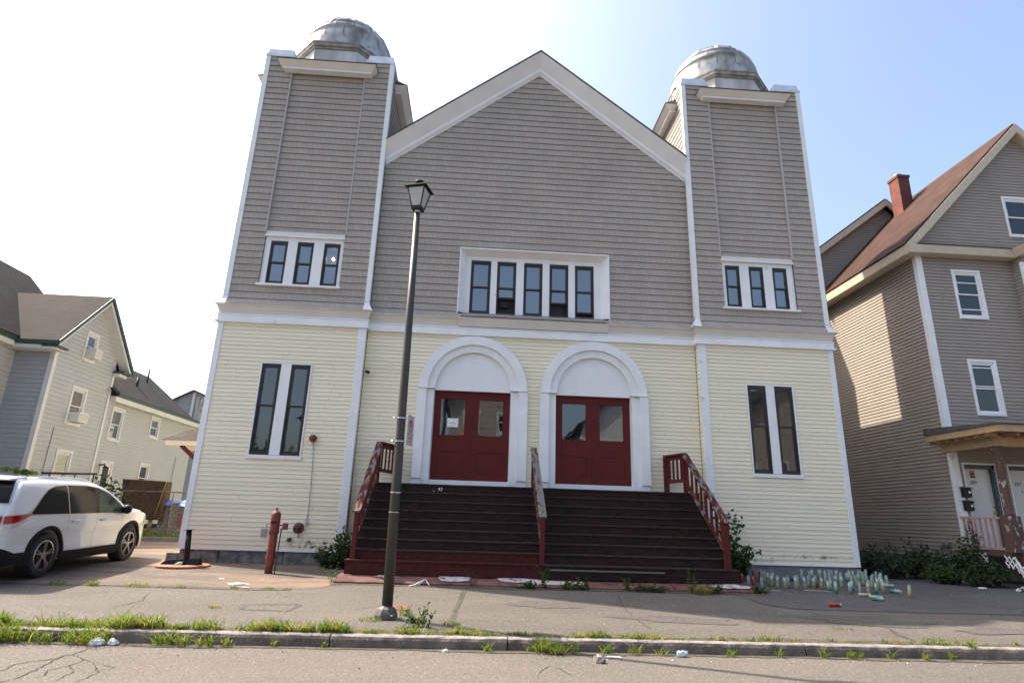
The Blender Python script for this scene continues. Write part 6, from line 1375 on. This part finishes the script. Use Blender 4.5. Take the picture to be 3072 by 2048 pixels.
# ------------------------------------------------------------------ CAR (x forward, y left, z up in its own space)
def build_car():
    root = thing('parked_suv', 'white SUV parked in the driveway at the left edge', 'car', (0, 0, 0))
    Lc = 4.87; H = 1.70
    zt_pts = [(0, .99), (.03, 1.10), (.10, 1.30), (.23, 1.52), (.36, 1.67), (.65, 1.70), (.90, 1.71), (1.3, 1.72), (2.0, 1.715), (2.5, 1.665), (2.85, 1.575), (3.2, 1.40), (3.55, 1.20), (3.66, 1.155), (4.0, 1.135), (4.35, 1.085), (4.6, 1.01), (4.75, .91), (4.84, .74), (4.87, .55)]
    zb_pts = [(0, .40), (.1, .32), (.5, .27), (4.3, .25), (4.6, .28), (4.87, .36)]
    hw_pts = [(0, .83), (.07, .895), (.22, .938), (.7, .955), (2.2, .962), (3.9, .955), (4.3, .93), (4.55, .87), (4.72, .76), (4.82, .60), (4.87, .48)]
    def ip(P, x):
        if x <= P[0][0]: return P[0][1]
        for i in range(len(P)-1):
            if x <= P[i+1][0]:
                t = (x-P[i][0])/(P[i+1][0]-P[i][0]); return P[i][1]+(P[i+1][1]-P[i][1])*t
        return P[-1][1]
    belt = lambda x: 1.075-.035*(x-.5)/3.0
    def hw(x, z):
        w_ = ip(hw_pts, x); bz = belt(x)
        if z < .45: w_ -= .05*((.45-z)/.2)**2*.5
        w_ -= .018*max(0, 1-abs(z-.62)/.25) if .2 < x < 4.5 else 0     # door-bottom hollow
        w_ += .012*max(0, 1-abs(z-.86)/.12)
        if z > bz: w_ -= (z-bz)*.28 + max(0, z-1.45)**2*1.1
        return max(.05, w_)
    xs_ = sorted(set([round(i*.085, 3) for i in range(58)]+[.02, .05, 4.87]))
    bm_ = MB(); rings = []
    NS = 15
    for x in xs_:
        zb, zt = ip(zb_pts, x), ip(zt_pts, x); pts = []
        topw = hw(x, zt-.05)
        for j in range(NS):
            z = zb+(zt-.055-zb)*j/(NS-1); pts.append((x, -hw(x, z), z))
        for a in (.35, .7, 1.0): pts.append((x, -topw+.10*math.sin(a*math.pi/2)*1.0, zt-.055+.05*(1-math.cos(a*math.pi/2))))
        n2 = 5
        for j in range(1, n2+1):
            yy = (-topw+.10)*(1-j/n2); pts.append((x, yy, zt-.005+.018*(1-(yy/topw)**2)))
        full = pts+[(p[0], -p[1], p[2]) for p in pts[-2::-1]]
        rings.append([bm_.vert(p) for p in full])
    for i in range(len(rings)-1):
        n = len(rings[i])
        for k in range(n-1): bm_.idx((rings[i][k], rings[i+1][k], rings[i+1][k+1], rings[i][k+1]), 0, True)
        bm_.idx((rings[i][n-1], rings[i+1][n-1], rings[i+1][0], rings[i][0]), 0, False)
    bm_.idx(rings[0]); bm_.idx(rings[-1][::-1])
    paint = mat('white_car_paint', (.60, .60, .60), .28, coat=.7, spec=.4)
    body = bm_.build('body', paint, root)
    # wheel wells cut out of the body
    WB0, WB1, WR = 1.02, 3.81, .375
    cut = MB()
    for xw in (WB0, WB1):
        for s_ in (-1, 1): cut.lathe([(.445, -.0), (.445, .36)], (xw, .62 if s_ > 0 else -.98, .40), 40, axis='Y')
        cut.box(xw-.445, xw+.445, -.98, -.62, -.1, .40); cut.box(xw-.445, xw+.445, .62, .98, -.1, .40)
    # boolean one cutter at a time
    dg = None
    for xw in (WB0, WB1):
        for s_ in (-1, 1):
            c_ = MB(); 
            prof2 = [(xw+.445*math.cos(R(a)), .385+.43*math.sin(R(a))) for a in range(0, 181, 6)]+[(xw-.445, -.2), (xw+.445, -.2)]
            y0 = .60 if s_ > 0 else -1.2
            c_.prism([(p[0], y0, p[1]) for p in prof2], (0, .6, 0)); co = c_.build('cutter', paint)
            md = body.modifiers.new('cut', 'BOOLEAN'); md.operation = 'DIFFERENCE'; md.object = co; md.solver = 'EXACT'
            bpy.context.view_layer.update(); dg = bpy.context.evaluated_depsgraph_get()
            me = bpy.data.meshes.new_from_object(body.evaluated_get(dg)); body.modifiers.clear(); old = body.data; body.data = me; me.name = 'body'
            bpy.data.objects.remove(co)
    S = lambda x, z, o=.004: (x, -(hw(x, z)+o), z)
    def sidepatch(name, poly, m, o=.005, both=True, nx=22, nz=8, parent=root, lo=None, hi=None):
        """patch on the side surface between lower and upper curves"""
        x0, x1 = poly
        for s_ in ((-1, 1) if both else (-1,)):
            q = MB(); prev = None
            for i in range(nx+1):
                x = x0+(x1-x0)*i/nx; a, b2 = lo(x), hi(x)
                if b2 < a+.002: b2 = a+.002
                col_ = []
                for j in range(nz+1):
                    z = a+(b2-a)*j/nz; p = S(x, z, o); col_.append(q.vert((p[0], p[1] if s_ < 0 else -p[1], p[2])))
                if prev:
                    for j in range(nz): q.idx((prev[j], col_[j], col_[j+1], prev[j+1]), 0, True)
                prev = col_
            q.build(name, m, parent)
    gl = mat('dark_car_glass', (.006, .007, .008), .12, spec=.10); glf = mat('green_tint_car_glass', (.035, .06, .05), .06, spec=.6); chrome = mat('window_chrome', (.5, .47, .45), .3, metal=.8)
    roofline = lambda x: ip([(.46, 1.10), (.60, 1.22), (.78, 1.39), (.95, 1.51), (1.15, 1.575), (1.5, 1.60), (2.1, 1.60), (2.5, 1.565), (2.9, 1.45), (3.2, 1.29), (3.45, 1.13), (3.5, 1.10)], x)
    sill = lambda x: 1.085-.025*(x-.6)/2.9
    sidepatch('window_chrome', (.42, 3.54), chrome, .0045, lo=lambda x: sill(x)-.02, hi=lambda x: roofline(min(3.5, max(.46, x)))+.016)
    sidepatch('quarter_window', (.48, 1.49), gl, .008, lo=sill, hi=lambda x: roofline(x)-.004)
    sidepatch('rear_side_window', (1.52, 2.36), gl, .008, lo=sill, hi=lambda x: roofline(x)-.004)
    sidepatch('window_pillar', (2.36, 2.50), M['black'], .0075, lo=sill, hi=lambda x: roofline(x)-.004, nx=4)
    sidepatch('front_side_window', (2.50, 3.38), glf, .008, lo=sill, hi=lambda x: roofline(x)-.004)
    sidepatch('window_pillar', (3.38, 3.48), M['black'], .0085, lo=sill, hi=lambda x: roofline(x)-.004, nx=4)
    # cladding: sills, bumper, arches
    clad = mat('black_cladding', (.009, .0085, .009), .7, spec=.2)
    sidepatch('sill_cladding', (WB0+.40, WB1-.40), clad, .012, lo=lambda x: ip(zb_pts, x)-.02, hi=lambda x: .41, nx=12, nz=3)
    sidepatch('rear_bumper_cladding', (.02, WB0-.42), clad, .012, lo=lambda x: ip(zb_pts, x)-.02, hi=lambda x: .47+.10*max(0, 1-x/.25), nx=10, nz=3)
    for xw in (WB0, WB1):
        for s_ in (-1, 1):
            q = MB(); n = 30; prev = None
            for k in range(n+1):
                a = R(-12+204*k/n); r = []
                for rad, oo in ((.430, -.03), (.432, .016), (.50, .012), (.505, -.01)):
                    x = xw+rad*1.02*math.cos(a); z = .385+rad*math.sin(a)*.985; p = S(x, max(.2, z), oo); r.append(q.vert((p[0], p[1] if s_ < 0 else -p[1], z)))
                if prev:
                    for j in range(3): q.idx((prev[j], r[j], r[j+1], prev[j+1]), 0, True)
                prev = r
            q.build('arch_cladding', clad, root)
    q = MB()   # inner well darkness and underbody
    q.box(.35, 4.5, -.60, .60, .22, .5); q.box(1.46, 3.36, -.85, .85, .215, .30); q.build('underbody', M['blackrough'], root)
    # wheels
    tyre = mat('tyre_rubber', (.014, .014, .014), .85, bump=.2, bscale=60); rimm_ = mat('alloy_rim', (.33, .33, .34), .3, metal=.85); rimd = mat('dark_alloy', (.035, .035, .037), .4, metal=.5)
    for xw in (WB0, WB1):
        for s_ in (-1, 1):
            yc = s_*.83
            q = MB(); q.lathe([(.235, -.05), (.24, -.11), (.30, -.125), (.355, -.12), (.375, -.09), (.378, 0), (.375, .09), (.355, .12), (.30, .125), (.24, .11), (.235, .05)], (xw, yc, WR), 40, axis='Y'); wh = q.build('wheel', tyre, root)
            q = MB(); yo = yc+s_*.105
            q.lathe([(.235, -.02), (.255, -.02), (.258, .012), (.245, .016), (.235, .0)], (xw, yo, WR), 40, axis='Y', caps=False)
            for k in range(5):
                for dlt in (-.13, .13):
                    a = 2*math.pi*k/5+.3+dlt
                    c0 = Vector((xw+.05*math.cos(a-dlt*.6), yo+s_*.004, WR+.05*math.sin(a-dlt*.6))); c1 = Vector((xw+.245*math.cos(a), yo+s_*.012, WR+.245*math.sin(a))); q.bar(c0, c1, .018, .022, up=(0, 1, 0))
            q.lathe([(.055, -.02), (.055, .015), (.045, .02)], (xw, yo, WR), 16, axis='Y'); q.build('rim', rimm_, wh)
            q = MB(); q.lathe([(.14, -.02), (.14, -.01)], (xw, yo-s_*.03, WR), 30, axis='Y'); q.build('brake_disc', rimd, wh)
    # lights
    rl = mat('tail_light_red', (.32, .01, .015), .12, coat=.8); rc2 = mat('clear_lens', (.45, .42, .41), .15, coat=.8)
    sidepatch('tail_light', (.0, .50), rl, .012, lo=lambda x: .93+.17*(x/.5)**1.5, hi=lambda x: 1.07+.035*(x/.5), nx=12, nz=4)
    sidepatch('tail_light_lens', (.01, .40), rc2, .016, lo=lambda x: .865+.13*(x/.4)**1.6, hi=lambda x: .935+.075*(x/.4)**1.2, nx=12, nz=3)
    sidepatch('headlight', (4.38, 4.72), mat('headlight_lens', (.6, .6, .58), .1, coat=1), .008, lo=lambda x: .76+.06*(x-4.38), hi=lambda x: .90-.12*(x-4.38), nx=8, nz=4)
    # rear window on the hatch, lights across the back
    q = MB(); xa, xb = .085, .33
    def top(x, y): return ip(zt_pts, x)-.005+.018*(1-(y/.8)**2)
    n = 10; rows = []
    for i in range(n+1):
        x = xa+(xb-xa)*i/n; yw = .80-.13*(i/n); rows.append([q.vert((x-.012, yw*(2*j/8-1), top(x, 0)+.006)) for j in range(9)])
    for i in range(n):
        for j in range(8): q.idx((rows[i][j], rows[i][j+1], rows[i+1][j+1], rows[i+1][j]), 0, True)
    q.build('rear_window', gl, root)
    q = MB(); q.box(-.035, .02, -.78, .78, .30, .62); q.box(-.02, .03, -.70, .70, .62, .97, 1); q.build('rear_bumper', [clad, paint], root)
    q = MB(); q.box(-.028, .01, .40, .80, .93, 1.07); q.box(-.028, .01, -.80, -.40, .93, 1.07); q.build('tail_light', rl, root)
    q = MB(); q.box(-.042, -.03, -.76, -.66, .46, .52); q.box(-.042, -.03, .66, .76, .46, .52); q.build('reflector', rl, root)
    # spoiler, roof rails, mirrors, handles, seams
    q = MB(); q.hexa([(.22, -.64, 1.64), (.22, .64, 1.64), (.60, .66, 1.68), (.60, -.66, 1.68), (.22, -.62, 1.675), (.22, .62, 1.675), (.60, .64, 1.725), (.60, -.64, 1.725)]); q.build('spoiler', paint, root, bevel=.01)
    for s_ in (-1, 1):
        q = MB(); q.tube([(.75, s_*.61, 1.68), (.95, s_*.615, 1.72), (1.6, s_*.62, 1.74), (2.3, s_*.61, 1.725), (2.65, s_*.59, 1.65)], [.012, .016, .016, .016, .012], 8); q.build('roof_rail', paint, root)
        q = MB(); q.lathe([(.02, -.075), (.09, -.05), (.10, 0), (.085, .05), (.03, .07)], (3.36, s_*1.03, 1.13), 16, axis='X'); q.bar((3.34, s_*.86, 1.10), (3.35, s_*1.0, 1.10), .05, .04); mo = q.build('side_mirror', M['black'], root)
        for xh in (1.70, 2.62):
            q = MB(); p = S(xh, .935, .012); q.tube([(xh-.10, s_*-p[1] if False else s_*abs(p[1])-s_*.01, .935), (xh-.06, s_*(abs(p[1])+.022), .94), (xh+.06, s_*(abs(p[1])+.022), .94), (xh+.10, s_*(abs(p[1])-.01), .935)], .017, 8); q.build('door_handle', paint, root)
    seam = mat('panel_gap', (.10, .10, .10), .8)
    for (xa_, xb_, za, zb) in ((1.50, 1.52, 1.06, .80), (2.42, 2.38, 1.06, .41), (3.36, 3.36, 1.05, .45)):
        for s_ in (-1, 1):
            q = MB(); pr_ = None
            for k in range(10):
                t = k/9; x = xa_+(xb_-xa_)*t; z = za+(zb-za)*t; r = []
                for dx in (-.003, .003): p = S(x+dx, z, .0025); r.append(q.vert((p[0], p[1] if s_ < 0 else -p[1], p[2])))
                if pr_: q.idx((pr_[0], pr_[1], r[1], r[0]))
                pr_ = r
            q.build('door_gap', seam, root)
    return root
car = build_car()
# rear axle at (-2.95+...); heading +Y. local x -> world y
hd = R(90+1.5)
RWp = Vector((-1.02, -2.88)); # outer rear right wheel contact
c_, s_ = math.cos(hd), math.sin(hd)
lx, ly = 1.02, -.93
car.location = (RWp.x-(c_*lx-s_*ly), RWp.y-(s_*lx+c_*ly), zg(-2.7)+.008)
car.rotation_euler = (0, R(-1.5), hd); car.location.z -= .03

# ------------------------------------------------------------------ houses over the road (seen in the door and window glass)
def opposite(x0, x1, y, ez, rz, wallm, lab, gable=True):
    t = thing('opposite_house', lab, 'house', ((x0+x1)/2, y-4, -1)); W_ = Wall((0, y, 0), (1, 0, 0), (0, 1, 0)); xm = (x0+x1)/2
    hs = [(x0+1.2+k*2.3, x0+2.1+k*2.3, z, z+1.5) for k in range(int((x1-x0-1)/2.3)) for z in (.6, 3.5, 6.2) if z+1.5 < ez]
    b = MB(); siding(b, W_, x0, x1, -.8, ez, .2, .02, hs); siding(b, W_, x0, x1, ez, rz-.1, .2, .02, clip=lambda z: (xm-(rz-z)*(x1-x0)/2/(rz-ez), xm+(rz-z)*(x1-x0)/2/(rz-ez)))
    b.build('wall', [wallm, M['gedge']], t, recalc=False)
    b = MB(); b.box(x0+.02, x1-.02, y-9, y-.6, -1, ez); b.build('house_core', M['room'], t)
    b = MB(); slab3(b, (x0-.4, y+.4, ez-.3), (xm, y+.4, rz), (xm, y-9, rz), (x0-.4, y-9, ez-.3), .12); slab3(b, (x1+.4, y+.4, ez-.3), (xm, y+.4, rz), (xm, y-9, rz), (x1+.4, y-9, ez-.3), .12); b.build('roof', M['oldroof'], t)
    for (u0, u1, z0, z1) in hs: window(t, W_, u0, u1, z0, z1, frame='offwhite', trim=(.1, .03, 'offwhite'))
opposite(-6, 2.5, -29, 7.0, 10.6, M['sage'], 'pale gabled house across the street, seen only as a reflection in the left window glass')
opposite(4.6, 10.8, -27, 8.6, 11.8, M['tan'], 'brown gabled house across the street, seen only as a reflection in the door glass')
opposite(14.5, 23, -28.5, 7.4, 11, M['offwhite'], 'off-white gabled house across the street, reflected in the right door glass')
opposite(25, 34, -28, 7.4, 11, M['tan'], 'brown gabled house farther right across the street, reflected in the tall right windows')
shrub('street_tree', 'wide leafy tree across the street, reflected in the tall left windows', 'tree', (-8.5, -25, -.9), 8.0, 3.2, 2.0, 80, .5, M['leafdark'], 103, nleaf=22)
shrub('street_tree', 'leafy tree across the street, seen only as a reflection in the tall left windows', 'tree', (-1.5, -24.5, -.9), 7.5, 2.2, 2.0, 70, .45, M['leafdark'], 101, nleaf=22)

# overhead wire
ow = MB(); ow.tube([(-30, 30, 14.2), (-14, 26, 12.1), (-2, 22, 11.9)], .012, 5); ow.build('overhead_wire', M['greybox'], label='thin pale overhead wire crossing the sky left of the church', cat='wire', loc=(-14, 26, 12))
